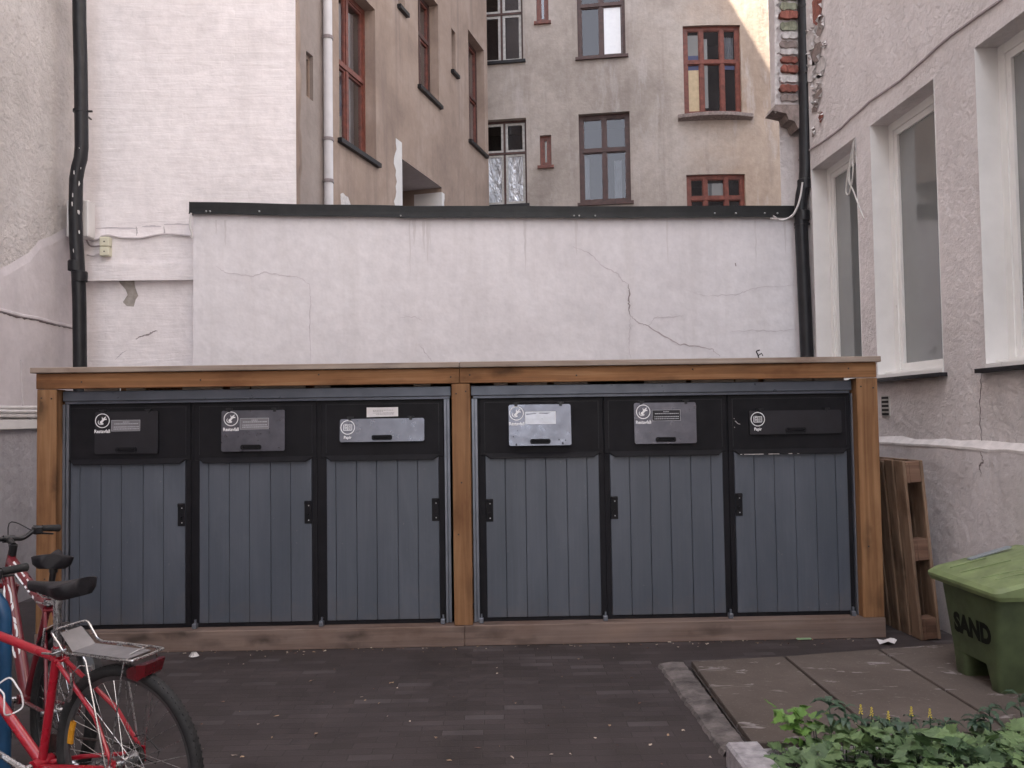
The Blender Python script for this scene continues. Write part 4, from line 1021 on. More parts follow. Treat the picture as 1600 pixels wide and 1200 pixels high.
for u_, z_ in ((uL0+.03, zb0-.06), (uL1-.035, zb0-.065), (uC0+.03, zb0-.07), (uC1-.03, zb0-.055), (uC0+.035, .75), (uR0+.03, zb0-.06), (uR1-.03, zb0-.07), (uR0+.05, .62), (uL0+.06, .5), (uC0+.06, 1.1)):
    MB().lathe([(0, -.002), (.005, -.0015), (.006, .001)], (u_, -.001, z_), (0, 1, 0), 8).build('screw', screwm, enc)
for u_ in (uL0+.3, uL0+1.1, uL0+1.9, uj-.06, uj+.07, uj+.8, uj+1.6, uR1-.2):
    MB().lathe([(0, -.002), (.005, -.0015), (.006, .001)], (u_, -.005, (zb0+zcap0)/2+.02*math.sin(u_*5)), (0, 1, 0), 8).build('screw', screwm, enc)
mb = MB(); a = uL1+.12
rw = random.Random(12)
while a < uR0-.1:
    l = rw.uniform(.08, .4)
    if not (uC0-.1 < a+l/2 < uC1+.1) and rw.random() < .8: mb.box(a, min(a+l, uR0-.03), .13, .16, zb0-.04, zb0+.01)
    a += l+rw.uniform(.01, .08)
mb.build('gap_light_strip', plain('pale_gap_light', (.50, .40, .34), .8, var=.2), enc)  # pale pieces added to stand in for light through the gap under the beam

# ================================================================== metal waste cabinets with doors
V = .10     # recess of the doors behind the posts
def ring(mb, cx, cz, r0, r1, y, n=28):
    vs = []
    for k in range(n):
        a = 2*math.pi*k/n; vs += [(cx+r0*math.cos(a), y, cz+r0*math.sin(a)), (cx+r1*math.cos(a), y, cz+r1*math.sin(a))]
    return mb.add(vs, [(2*k, 2*k+1, (2*k+3) % (2*n), (2*k+2) % (2*n)) for k in range(n)])
doors = [  # panel px0,px1, flap x0,x1,y0,y1, kind, flap material, tilt
    (110, 290, 148, 247, 643, 709, 'rest', 'flap_dim', 1.0), (312, 488, 346, 445, 641, 705, 'rest', 'flap', 1.6), (511, 687, 531, 663, 654, 690, 'paper', 'flap_sky_sheen', 5.0),
    (760, 938, 795, 892, 632, 696, 'rest', 'flap_sky_sheen', 5.5), (955, 1132, 991, 1088, 629, 693, 'rest', 'flap', 1.4), (1150, 1327, 1171, 1315, 641, 678, 'paper', 'flap_dim', .8)]
zpt = [Z(200, 722, V), Z(400, 719, V), Z(600, 714, V), Z(850, 709, V), Z(1043, 706, V), Z(1238, 703.5, V)]
zpt = sum(zpt)/6; zpb = (Z(200, 978, V)+Z(600, 973, V)+Z(850, 966, V)+Z(1238, 958, V))/4
zpb += .014; zdt = Z(718, 622, V); zrail1 = Z(718, 603, .06); zrail0 = Z(718, 618.5, .06)
ordinal = {0: 'leftmost', 2: 'third', 3: 'fourth', 5: 'rightmost'}
for ci, (ca, cb) in enumerate(((uL1+.008, uC0-.008), (uC1+.008, uR0-.008))):
    cab = shroot('waste_cabinet', ['slate grey three-door waste cabinet in the left bay of the timber frame', 'slate grey three-door waste cabinet in the right bay of the timber frame'][ci], 'waste cabinet', 'waste cabinets in the timber frame')
    mb = MB(); mb.box(ca+.02, cb-.02, V+.05, DEPTH-.1, .05, zrail0-.02)
    mb.box(ca+.03, cb-.03, V+.012, V+.05, zs1+.006, zrail0-.015)
    mb.build('cabinet_body', M['black_panel'], cab)
    mb = MB(); mb.bbox(ca-.005 if ci else ca, cb, .062, V+.03, zrail0, zrail1, .004); mb.box(ca+.01, cb-.01, .075, V+.03, zrail0-.018, zrail0-.001)
    mb.build('top_rail', M['darkrail'], cab)
    sr = (U(97, 850, .08), U(106, 850, .08)) if ci == 0 else (U(739.5, 850, .08), U(748.5, 850, .08)), (U(696, 850, .08), U(705, 850, .08)) if ci == 0 else (U(1336, 850, .08), U(1344.5, 850, .08))
    for a, b in sr:
        mb = MB(); w_ = (b-a); mb.bbox(a, a+w_*.44, .075, V+.01, zs1+.004, zrail0-.02, .002); mb.bbox(a+w_*.54, b, .082, V+.01, zs1+.004, zrail0-.02, .002); mb.box(a+w_*.4, a+w_*.6, .094, V+.01, zs1+.005, zrail0-.02)
        mb.build('side_rail', M['rail'], cab)
    for px in ((305, 503, 693) if ci == 0 else (753, 947, 1143, 1335)):
        u = U(px, 980, .06); mb = MB(); mb.bbox(u-.018, u+.012, .045, .085, zs1+.002, zs1+.035, .003); mb.box(u-.006, u+.004, .06, .08, zs1+.034, zs1+.06); mb.build('door_catch', M['rail'], cab)
    for di in range(3):
        D = doors[ci*3+di]; left = ci == 0; idx = ci*3+di
        p0, p1 = U(D[0], 850, V), U(D[1], 850, V)
        e0, e1 = p0-.035, p1+.035
        dm = MB()
        dm.bbox(e0, e1, V, V+.035, zpt-.002, zdt, .003)                                   # upper black sheet
        dm.box(e0, p0-.001, V+.001, V+.035, zpb-.03, zpt-.0025); dm.box(p1+.001, e1, V+.001, V+.035, zpb-.03, zpt-.0025)
        dm.bbox(e0+.001, e1-.001, V+.0015, V+.035, zpb-.04, zpb-.001, .003)
        door = dm.build('door', M['black_panel'], cab)
        # folded outline of the upper sheet
        om = MB(); a, b, c, e = p0-.004, p1+.004, zpt+.035, zdt-.035
        for q in ((a, b, e, e+.004), (a, a+.004, c, e), (b-.004, b, c, e)): om.box(q[0], q[1], V-.003, V-.0005, q[2], q[3])
        om.build('sheet_fold', M['black_metal'], door)
        # planks
        pm = MB(); wpx = D[1]-D[0]
        seams = [0, 15, 48, 80, 114, 146, 180] if left else [0, 31, 63, 95, 128, 160, 179]
        seams = [p0+(p1-p0)*s_/seams[-1] for s_ in seams]
        for a, b in zip(seams, seams[1:]): pm.bbox(a+.0012, b-.0012, V-.006, V+.02, zpb, zpt, .0025)
        pl_ = pm.build('plank_panel', M['plank'], door)
        # sloped lip
        lm = MB(); zt = zpt+.012; zb = zpt-.022; yb = V-.035
        vs = [(p0-.008, V-.007, zt+.004), (p1+.008, V-.007, zt+.004), (p1-.035, yb, zb+.006), (p0+.035, yb, zb+.006), (p1-.035, yb, zb), (p0+.035, yb, zb), (p0+.035, V-.007, zb), (p1-.035, V-.007, zb), (p0-.008, V-.007, zt-.01), (p1+.008, V-.007, zt-.01)]
        lm.add(vs, [(0, 1, 2, 3), (3, 2, 4, 5), (5, 4, 7, 6), (0, 3, 5), (0, 5, 6), (0, 6, 8), (1, 4, 2), (1, 7, 4), (1, 9, 7)])
        lm.build('ledge', M['black_panel'], door)
        if idx == 5:
            m_ = MB(); rs_ = random.Random(9)
            for (a, b) in ((.035, .05), (.06, .20), (.23, .31), (.37, .40), (.43, .45)):
                x0, x1 = p0+a, p0+b; m_.quad((x0, yb-.001, zb+.001), (x1, yb-.001, zb+.001), (x1-.004, yb-.001, zb+.004+rs_.random()*.003), (x0+.003, yb-.001, zb+.005))
            m_.quad((p0+.02, yb+.012, zb+.02), (p0+.032, yb+.003, zb+.008), (p0+.05, yb-.001, zb+.001), (p0+.036, yb-.001, zb+.001))
            m_.build('scraped_paint', M['peel'], door)
            m_ = MB(); x, z = U(1153, 662, V), Z(1153, 662, V); m_.tube([(x-.02, V-.002, z+.02), (x, V-.002, z), (x+.015, V-.002, z-.004)], .0025, 5); m_.lathe([(0, -.001), (.003, 0), (0, .001)], (x-.025, V-.002, z-.025), (0, 1, 0), 6); m_.lathe([(0, -.001), (.003, 0), (0, .001)], (x-.026, V-.002, z+.036), (0, 1, 0), 6); m_.build('scratch', M['peel'], door)
        # lock plate
        lx0, lx1 = (p1-.05, p1-.0) if left else (p0+.0, p0+.05)
        zm_ = [Z(284, 804, V), Z(482, 800, V), Z(681, 796, V), Z(763, 797, V), Z(960, 793, V), Z(1155, 788, V)][idx]
        km = MB(); km.bbox(lx0, lx1, V-.012, V-.0065, zm_-.078, zm_+.078, .002); km.bbox(lx0+(.0 if left else .012), lx1-(.012 if left else 0), V-.02, V-.0125, zm_+.052, zm_+.076, .003)
        km.tube([((lx0+lx1)/2, V-.03, zm_-.02), ((lx0+lx1)/2, V-.012, zm_-.02)], .008, 10)
        lp = km.build('lock_plate', M['black_panel'], door)
        # (lock screws sit in their own small mesh on the door)
        sm = MB()
        for zz in (-.055, .045): sm.lathe([(0, -.003), (.0035, -.002), (.0045, 0)], ((lx0+lx1)/2+.004, V-.0125, zm_+zz), (0, 1, 0), 8)
        sm.build('screw', plain('bright_screw', (.6, .6, .62), .35, .7, bmp=0) if idx == 0 else bpy.data.materials['bright_screw'], door)
        # flap
        f0, f1 = U(D[2], (D[4]+D[5])/2, V-.02), U(D[3], (D[4]+D[5])/2, V-.02); fz1, fz0 = Z((D[2]+D[3])/2, D[4], V-.02), Z((D[2]+D[3])/2, D[5], V-.02)
        th = R(D[8]); fh = (fz1-fz0)/math.cos(th)
        FM = Matrix.Translation((f0, V-.012, fz1)) @ Matrix.Rotation(-th, 4, 'X')       # local: x right, z down from 0 to -fh
        fm = MB(); fm.prism(rrect(0, f1-f0, -fh, 0, .014, 5), 1, -.006, 0, FM); fm.v = [tuple(v) for v in fm.v]
        flap = fm.build('flap', M[D[7]], door)
        for hx in (.12, .84):
            hm = MB(); x = (f1-f0)*hx; hm.bbox(x-.022, x+.022, -.010, .008, .006, .016, .002, FM); hm.bbox(x-.01, x+.01, -.010, -.006, -.012, .008, .001, FM)
            hm.build('hinge', M['black_metal'], door)
        gx = (f1-f0)*(.50 if idx != 1 else .47); gz = -fh+.028
        gm_ = MB(); o_ = rrect(gx-.07, gx+.07, gz-.017, gz+.017, .012, 4); i_ = rrect(gx-.060, gx+.060, gz-.008, gz+.008, .007, 4); n_ = len(o_)
        vs = [FM @ Vector((p[0], -.018, p[1])) for p in o_]+[FM @ Vector((p[0], -.018, p[1])) for p in i_]+[FM @ Vector((p[0], -.006, p[1])) for p in o_]+[FM @ Vector((p[0], -.0065, p[1])) for p in i_]
        gm_.add(vs, [(k, (k+1) % n_, n_+(k+1) % n_, n_+k) for k in range(n_)]+[(k, (k+1) % n_, 2*n_+(k+1) % n_, 2*n_+k) for k in range(n_)]+[(n_+k, n_+(k+1) % n_, 3*n_+(k+1) % n_, 3*n_+k) for k in range(n_)]+[tuple(range(3*n_, 4*n_))])
        gm_.tube([FM @ Vector((gx-.045, -.016, gz)), FM @ Vector((gx+.045, -.016, gz))], .0035, 8)
        gm_.build('handle', M['black_panel'], door)
        # emblem
        ex = {0: 160, 1: 361, 2: 543.5, 3: 807, 4: 1005, 5: 1184}[idx]; ey = {0: 657.5, 1: 654.5, 2: 668, 3: 646, 4: 643.5, 5: 655}[idx]
        TF = FM @ Matrix.Translation((0, -.0075, 0))
        inv = FM.inverted(); q_ = sp(ex, ey, V-.02); cx, cz = q_.x-f0, q_.z-fz1
        fade = M['white_ink']
        em = MB(); ring(em, cx, cz, .0445, .0500, -.0075)
        if D[6] == 'rest':
            k = .050
            body = [(-.02, .56), (.02, .38), (.12, .32), (.25, .45), (.5, .6), (.5, .46), (.36, .36), (.42, .28), (.56, .30), (.6, .1), (.42, .12), (.22, .02), (.05, -.2), (-.02, -.36), (.15, -.3), (.14, -.5), (-.05, -.47), (-.25, -.4), (-.36, -.28), (-.30, -.08), (-.12, .04), (-.02, .2), (-.08, .4)]
            em.add([(cx+a*k, -.0076, cz+b*k) for a, b in body], [tuple(range(len(body)))])
            arc = [(-.50, .05), (-.62, -.12), (-.6, -.34), (-.42, -.52), (-.15, -.56), (.1, -.52)]
            for (a0, b0), (a1_, b1_) in zip(arc, arc[1:]): em.quad((cx+a0*k, -.0075, cz+b0*k), (cx+a1_*k, -.0075, cz+b1_*k), (cx+a1_*k*.84, -.0075, cz+b1_*k*.84), (cx+a0*k*.84, -.0075, cz+b0*k*.84))
        else:
            k = .050
            def R4(a, b, c, d): em.quad((cx+a*k, -.0076, cz+c*k), (cx+b*k, -.0076, cz+c*k), (cx+b*k, -.0076, cz+d*k), (cx+a*k, -.0076, cz+d*k))
            R4(-.6, -.52, -.42, .38); R4(.52, .6, -.38, .42); R4(-.52, .52, -.44, -.36); R4(-.45, -.05, .36, .44); R4(.05, .45, .30, .38); R4(-.04, .04, -.36, .38)
            R4(-.42, -.12, .18, .28); R4(-.42, -.36, -.25, .18); R4(-.3, -.12, -.02, .05); R4(-.3, -.24, -.28, -.02); R4(-.17, -.12, -.28, -.02)
            R4(.14, .42, .12, .2); R4(.14, .22, -.22, .02); R4(.30, .42, -.04, .03); R4(.30, .42, -.16, -.1); R4(.14, .42, -.3, -.26)
        em.v = [tuple(FM @ Vector(v)) for v in em.v]; em.build('emblem', fade, door)
        wd = .106 if D[6] == 'rest' else .052
        tz = cz-.050-.022
        m4 = FM @ Matrix.Translation((cx, -.0076, tz)) @ FRONT
        lettering('Restavfall' if D[6] == 'rest' else 'Papir', wd, .024 if D[6] == 'rest' else .027, m4, 'lettering', fade, door, .0028)
        if D[6] == 'rest':
            st_ = {0: (174, 219, 656, 674), 1: (375, 420, 653, 671), 3: (821, 868, 643, 663), 4: (1019, 1063, 640, 658)}[idx]
            a_ = sp(st_[0], st_[3], V-.02); b_ = sp(st_[1], st_[2], V-.02); x0, x1, z0, z1 = a_.x-f0, b_.x-f0, a_.z-fz1, b_.z-fz1
            s_ = MB(); s_.quad(*[FM @ Vector(v) for v in ((x0, -.0068, z0), (x1, -.0068, z0), (x1, -.0068, z1), (x0, -.0068, z1))])
            smat = M['sticker'] if idx in (0, 1) else (M['flap_dim'] if idx == 4 else plain('sticker_glare', (.50, .52, .57), .35, .2, bmp=.4))  # pale tone on the fourth door's sticker paints its glare
            s_.build('sticker', smat, door)
            t_ = MB(); fr4 = .0022
            for q in ((x0, x1, z0, z0+fr4), (x0, x1, z1-fr4, z1), (x0, x0+fr4, z0, z1), (x1-fr4, x1, z0, z1)): t_.quad(*[FM @ Vector(v) for v in ((q[0], -.0071, q[2]), (q[1], -.0071, q[2]), (q[1], -.0071, q[3]), (q[0], -.0071, q[3]))])
            t_.build('sticker_border', plain('border_grey', (.42, .42, .45), .5, bmp=0) if idx == 0 else (M['white_ink'] if idx == 3 else bpy.data.materials['border_grey']), door)
            if idx != 3:
                hh = z1-z0; rt = random.Random(idx)
                t_ = MB()
                for row, (r0, r1, a) in enumerate(((.40, .60, .82), (.10, .92, .66), (.08, .94, .38), (.08, .94, .20))):
                    x = x0+(x1-x0)*r0
                    while x < x0+(x1-x0)*r1:
                        l = rt.uniform(.004, .013); zz = z0+hh*a; t_.quad(*[FM @ Vector(v) for v in ((x, -.0071, zz-.0028), (x+l, -.0071, zz-.0028), (x+l, -.0071, zz+.0028), (x, -.0071, zz+.0028))]); x += l+.0025
                t_.build('small_print', bpy.data.materials['border_grey'], door)
            else:
                t_ = MB()
                t_.quad(*[FM @ Vector(v) for v in ((x0+.006, -.0072, z1-.022), (x0+.07, -.0072, z1-.016), (x0+.08, -.0072, z1-.010), (x0+.006, -.0072, z1-.013))]); t_.quad(*[FM @ Vector(v) for v in ((x0+.09, -.0072, z1-.013), (x0+.15, -.0072, z1-.016), (x0+.18, -.0072, z1-.008), (x0+.1, -.0072, z1-.007))])
                t_.build('curl_mark', M['flap'], door)
                t_ = MB()
                for (sx, sz, r_) in ((.03, -.22, .006), (.05, -.275, .009), (.37, -.27, .01), (.345, -.245, .007), (.39, -.25, .006), (.06, -.18, .004)):
                    t_.add([FM @ Vector((sx+math.cos(k)*r_*(.6+.5*math.sin(k*5)), -.0071, sz+math.sin(k)*r_)) for k in [i*.785 for i in range(8)]], [tuple(range(8))])
                t_.build('smudge', M['flap_dim'], door)
        if idx == 2:
            a_ = sp(573, 652, V-.004); b_ = sp(622, 636, V-.004)
            pm_ = MB(); pts_ = [(a_.x, a_.z), (b_.x, a_.z+.004), (b_.x, b_.z), (a_.x+.10, b_.z-.001), (a_.x, b_.z)]
            pm_.prism(pts_, 1, V-.005, V-.004); pm_.build('notice', M['paper'], door)
            t_ = MB(); rt = random.Random(5)
            for r0, r1, a in ((.2, .8, .70), (.2, .48, .58), (.2, .85, .42), (.3, .8, .30)):
                x = a_.x+(b_.x-a_.x)*r0
                while x < a_.x+(b_.x-a_.x)*r1:
                    l = rt.uniform(.005, .014); zz = a_.z+(b_.z-a_.z)*a; t_.box(x, x+l, V-.0056, V-.0052, zz-.0013, zz+.0013); x += l+.003
            t_.build('small_print', M['dark_ink'], door)

# ================================================================== leaning pallet
pr_ = onZ(1474, 1006, 0.0)
pal = empty('pallet', (2.925, 5.49, 0.0), 0, 'weathered brown wooden pallet standing on end against the right side of the timber frame', 'pallet')
PM = Matrix.Rotation(R(-4.2), 4, 'Y') @ Matrix.Rotation(R(1.5), 4, 'Z')
rp2 = random.Random(2)
y = 0.0
for k in range(6):
    wd = .108; j = rp2.uniform(-.008, .008)
    MB().bbox(0, .021, y, y+wd, .0+j*.5, 1.2+j, .003, PM).build('deck_board', M['pallet'], pal); y += wd+.026
for z0 in (.002, .53, 1.055):
    MB().bbox(.0215, .043, .0, .80, z0, z0+.143, .003, PM).build('cross_board', M['pallet_b'], pal)
    for y0 in (.0, .33, .66): MB().bbox(.0435, .121, y0+.002, y0+.10, z0+.002, z0+.141, .003, PM).build('block', M['pallet_b'], pal)
for y0 in (.0, .145, .29, .435, .58): MB().bbox(.1215, .143, y0, y0+.138, 0, 1.2, .003, PM).build('bottom_board', M['pallet'], pal)

# ================================================================== sand bin
BX0, BX1 = 2.665, 3.20
def ringpts(x0, x1, y0, y1, r, z, n=4): return [Vector((a, b, z)) for a, b in rrect(x0, x1, y0, y1, r, n)]
def loft(mb, rings, cap0=True, cap1=True):
    n = len(rings[0]); vs = [v for r_ in rings for v in r_]; fs = []
    for i in range(len(rings)-1): fs += [(i*n+k, i*n+(k+1) % n, (i+1)*n+(k+1) % n, (i+1)*n+k) for k in range(n)]
    if cap0: fs.append(tuple(range(n-1, -1, -1)))
    if cap1: fs.append(tuple((len(rings)-1)*n+k for k in range(n)))
    mb.add(vs, fs); return mb
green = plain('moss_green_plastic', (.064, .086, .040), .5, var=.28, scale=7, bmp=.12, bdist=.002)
greenl = plain('lighter_green_lid', (.175, .225, .10), .5, var=.25, scale=9, bmp=.12, bdist=.002)  # lid takes a lighter green than the body
sb = empty('sand_bin', (0, 0, 0), 0, 'green plastic grit bin with SAND stencilled on its front', 'bin')
def bodyring(z):
    t = (z-.05)/(.56-.05); return ringpts(2.705-.035*t, 3.14+.04*t, 4.30-.07*t, 4.705+.075*t, .035, z)
mb = MB(); loft(mb, [bodyring(.18), bodyring(.35), bodyring(.555)])
for (ya, yb, ya1, yb1) in ((4.30, 4.385, 4.282, 4.42), (4.60, 4.705, 4.575, 4.723)):
    loft(mb, [ringpts(2.705, 3.14, ya, yb, .025, SZ+.001), ringpts(2.70, 3.145, ya+.0-.003, yb-.003 if ya < 4.5 else yb+.003, .025, .08), ringpts(2.697, 3.15, ya1, yb1, .03, .1801)])
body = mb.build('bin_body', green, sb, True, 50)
mb = MB()
LX0, LX1, LY0, LY1 = 2.63, 3.225, 4.175, 4.865
def lidz(x): return .607+(x-LX0)*.30 if x < 3.08 else .607+(3.08-LX0)*.30-(x-3.08)*.05
rim0 = ringpts(LX0+.012, LX1, LY0+.012, LY1-.012, .035, .555, 5); rim1 = ringpts(LX0, LX1, LY0, LY1, .045, .578, 5)
rim2 = [Vector((p.x, p.y, lidz(p.x)-.015)) for p in ringpts(LX0, LX1, LY0, LY1, .045, 0, 5)]
rim3 = [Vector((p.x, p.y, lidz(p.x))) for p in ringpts(LX0+.022, LX1-.01, LY0+.022, LY1-.022, .04, 0, 5)]
loft(mb, [rim0, rim1, rim2, rim3], True, False)
ys_ = [LY0+.022, LY1-.022]
xs_ = [LX0+.022, 3.08, LX1-.01]
c_ = Vector((3.08, (LY0+LY1)/2, lidz(3.08)+.022)); n = len(rim3)
mb.add(rim3+[c_, Vector((3.08, LY0+.16, lidz(3.08)+.014)), Vector((3.08, LY1-.16, lidz(3.08)+.014))], [(k, (k+1) % n, n) for k in range(n)])
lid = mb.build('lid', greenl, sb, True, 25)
def lp(x, y, dz=.004):
    # height of the lid surface near (x, y)
    cx, cy = 3.08, (LY0+LY1)/2; t = max(abs(x-cx)/.43 if x < cx else abs(x-cx)/.135, abs(y-cy)/.323); t = min(1, t)
    # edge point
    if t < 1e-6: return Vector((x, y, lidz(3.08)+.022+dz))
    ex = cx+(x-cx)/t; ze = lidz(ex); return Vector((x, y, (lidz(3.08)+.022)*(1-t)+ze*t+dz))
for (xa, ya, xb, yb) in ((2.70, 4.42, 2.93, 4.30), (2.69, 4.60, 2.92, 4.50), (2.70, 4.72, 2.88, 4.66), (2.72, 4.33, 2.98, 4.24)):
    a, b = lp(xa, ya, .003), lp(xb, yb, .003); MB().tube([a, a.lerp(b, .5)+Vector((0, 0, .002)), b], [.004, .006, .003], 6).build('lid_rib', greenl, lid, True)
a, b = lp(2.82, 4.73, .009), lp(3.05, 4.71, .009); dv = Vector((.0, .022, 0))
mb = MB(); mb.add([a-dv, a+dv, b+dv, b-dv, a-dv-Vector((0, 0, .006)), a+dv-Vector((0, 0, .006)), b+dv-Vector((0, 0, .006)), b-dv-Vector((0, 0, .006))], [(0, 1, 2, 3), (0, 4, 5, 1), (1, 5, 6, 2), (2, 6, 7, 3), (3, 7, 4, 0)])
mb.build('hasp', plain('grey_steel_strip', (.34, .38, .42), .35, .5), lid)
# stencil: reads from the far end towards the camera on the face looking to -X
zc_ = .345; t_ = (zc_-.05)/.51; xf = 2.705-.035*t_-.0025
tm = Matrix(((0, math.tan(R(3.9))*-1, -1, xf), (-1, 0, 0, 4.495), (0, 1, 0, zc_), (0, 0, 0, 1)))
lettering('SAND', .345, .115, tm, 'stencil_lettering', plain('black_stencil_paint', (.010, .011, .009), .8, var=.3, bmp=0, spec=.15), body, .006)

# ================================================================== bicycles
def bike(name, label, loc, rz, lean, P):
    root = empty(name, loc, 0, label, 'bicycle', 'bicycles parked at the left')
    root.rotation_euler = Vector((lean, 0, rz))
    fm, dk, sv_, rub = P['paint'], M['bikeblack'], M['silver'], M['rubber']
    Rw = P['R']; wb = P['wb']; hubz = Rw
    bb = Vector((P['bb'][0], 0, P['bb'][1])); sc_ = Vector((P['sc'][0], 0, P['sc'][1])); ht = Vector((P['ht'][0], 0, P['ht'][1])); hb = Vector((P['hb'][0], 0, P['hb'][1]))
    rh = Vector((0, 0, hubz)); fh = Vector((wb, 0, hubz))
    f = MB()
    f.tube([sc_+Vector((-.005, 0, -.03)), ht+Vector((0, 0, -.03))], P.get('tt', .016), 14); f.tube([bb, hb+Vector((0, 0, .03))], P.get('dt', .0185), 14)
    f.tube([bb, sc_+(sc_-bb).normalized()*.02], .0155, 14); f.tube([ht, hb], .020, 14); f.tube([bb+Vector((0, -.04, 0)), bb+Vector((0, .04, 0))], .022, 14)
    for s in (-1, 1):
        f.tube([sc_+Vector((-.01, s*.016, -.03)), rh+Vector((.10, s*.045, .16)), rh+Vector((.0, s*.066, .01))], [.008, .0085, .007], 8)
        f.tube([bb+Vector((-.02, s*.022, -.005)), bb.lerp(rh, .35)+Vector((0, s*.045, 0)), rh+Vector((0, s*.066, 0))], [.010, .009, .007], 8)
        f.box(-.015, .015, s*.066-.003, s*.066+.003, hubz-.03, hubz+.025)
    f.tube([sc_+Vector((-.02, -.03, -.035)), sc_+Vector((-.02, .03, -.035))], .006, 8)
    frame = f.build('frame', fm, root, True)
    fk = MB(); crown = hb+(hb-ht).normalized()*.03
    fk.tube([hb, crown], .018, 10); fk.tube([crown+Vector((0, -.05, 0)), crown+Vector((0, .05, 0))], .014, 10)
    for s in (-1, 1): fk.tube([crown+Vector((0, s*.05, .0)), crown.lerp(fh, .6)+Vector((-.02, s*.055, 0)), fh+Vector((0, s*.055, 0))], [.014, .011, .008], 10)
    fork = fk.build('fork', fm, root, True)
    for c, nm in ((rh, 'rear_wheel'), (fh, 'front_wheel')):
        # rim mesh is the wheel part; tyre, spokes and hub hang under it
        rm = MB(); n = 64; rr0 = Rw-.045
        rm.lathe([(rr0-.012, -.006), (rr0-.014, 0), (rr0-.012, .006), (rr0+.008, .0115), (rr0+.010, .010), (rr0+.010, -.010), (rr0+.008, -.0115), (rr0-.012, -.006)], c, (0, 1, 0), n)
        wheel = rm.build(nm, P['rim'], root, True, 50)
        t = MB(); tw = P.get('tw', .022); prof = []
        for k in range(13):
            a = math.pi*2*k/12+math.pi; prof.append((Rw-tw+math.cos(a)*tw, math.sin(a)*tw*.95))
        t.lathe(prof, c, (0, 1, 0), n)
        for k in range(90):                        # tread lugs
            a = 2*math.pi*k/90; u = Vector((math.cos(a), 0, math.sin(a))); w_ = Vector((-math.sin(a), 0, math.cos(a)))
            for s in (-1, 1):
                p = c+u*(Rw-.003)+Vector((0, s*.008, 0)); m4 = Matrix((( w_.x, 0, u.x, p.x), (0, 1, 0, p.y), (w_.z, 0, u.z, p.z), (0, 0, 0, 1)))
                t.box(-.004, .004, -.0045, .0045, -.003, .0012, m4)
        t.build('tyre', rub, wheel, True, 35)
        h = MB(); h.lathe([(0, -.05), (.012, -.05), (.013, -.034), (.024, -.032), (.024, -.028), (.013, -.022), (.012, 0), (.013, .022), (.024, .028), (.024, .032), (.013, .034), (.012, .05), (0, .05)], c, (0, 1, 0), 18)
        h.tube([c+Vector((0, -.08, 0)), c+Vector((0, .08, 0))], .005, 8); h.lathe([(0, .072), (.011, .073), (.011, .085), (0, .088)], c, (0, 1, 0), 10)
        h.build('hub', sv_, wheel, True)
        s_ = MB()
        for k in range(32):
            side = 1 if k % 2 else -1; a = 2*math.pi*k/32; off = (.95 if (k//2) % 2 else -.95)
            p0 = c+Vector((math.cos(a+off)*.023, side*.03, math.sin(a+off)*.023)); p1 = c+Vector((math.cos(a)*(rr0-.01), 0, math.sin(a)*(rr0-.01)))
            s_.tube([p0, p1], .0012, 4, caps=False)
        s_.build('spokes', sv_, wheel)
        if nm == 'rear_wheel' and P.get('reflector'):
            m_ = MB(); aa = R(165)
            vs = []
            for a0 in range(-9, 10, 3):
                a = aa+R(a0); 
                for r_ in (rr0-.012, rr0-.028): vs.append(c+Vector((math.cos(a)*r_, .012, math.sin(a)*r_)))
            # spoke reflector sits just inside the rim, towards the seat tube
            aa2 = R(14); vs = []
            for a0 in range(-9, 10, 3):
                a = aa2+R(a0)
                for r_ in (rr0-.012, rr0-.034): vs += [c+Vector((math.cos(a)*r_, .010, math.sin(a)*r_)), c+Vector((math.cos(a)*r_, .002, math.sin(a)*r_))]
            n4 = len(vs)//4
            m_.add(vs, [f_ for i in range(n4-1) for f_ in ((4*i, 4*i+2, 4*i+6, 4*i+4), (4*i+1, 4*i+3, 4*i+7, 4*i+5), (4*i, 4*i+1, 4*i+5, 4*i+4), (4*i+2, 4*i+3, 4*i+7, 4*i+6))])
            m_.build('spoke_reflector', M['amber'], wheel)
    # drivetrain on the right (y < 0)
    g = MB(); 
    for r_, y_ in ((.030, -.046), (.036, -.042), (.044, -.038)): g.lathe([(.012, y_-.001), (r_, y_-.001), (r_, y_+.001), (.012, y_+.001)], rh, (0, 1, 0), 22)
    g.build('sprocket', M['dullmetal'], root); g = MB()
    g.tube([rh+Vector((.01, -.05, -.03)), rh+Vector((.02, -.055, -.08)), rh+Vector((.05, -.05, -.14))], .008, 8)
    g.build('derailleur', M['dullmetal'], root); g = MB()
    g.tube([rh+Vector((.04, -.055, .0)), rh+Vector((-.07, -.062, -.03)), rh+Vector((-.09, -.06, .02)), rh+Vector((-.02, -.06, .07)), rh+Vector((.05, -.055, .05))], .0022, 6)
    g.build('gear_cable', M['bikeblack'], root); g = MB()
    g.lathe([(0, -.058), (.085, -.057), (.088, -.055), (.085, -.053), (0, -.052)], bb, (0, 1, 0), 36)
    g.build('chainring', M['dullmetal'], root)
    cp = []
    ch = MB()
    for a, b in ((rh+Vector((0, -.044, .034)), bb+Vector((0, -.055, .085))), (rh+Vector((.05, -.046, -.13)), bb+Vector((0, -.055, -.085)))): ch.tube([a, b], .0045, 5)
    ch.build('chain', M['dullmetal'], root)
    ca = R(P.get('crank', 200)); cdv = Vector((math.cos(ca), 0, math.sin(ca)))
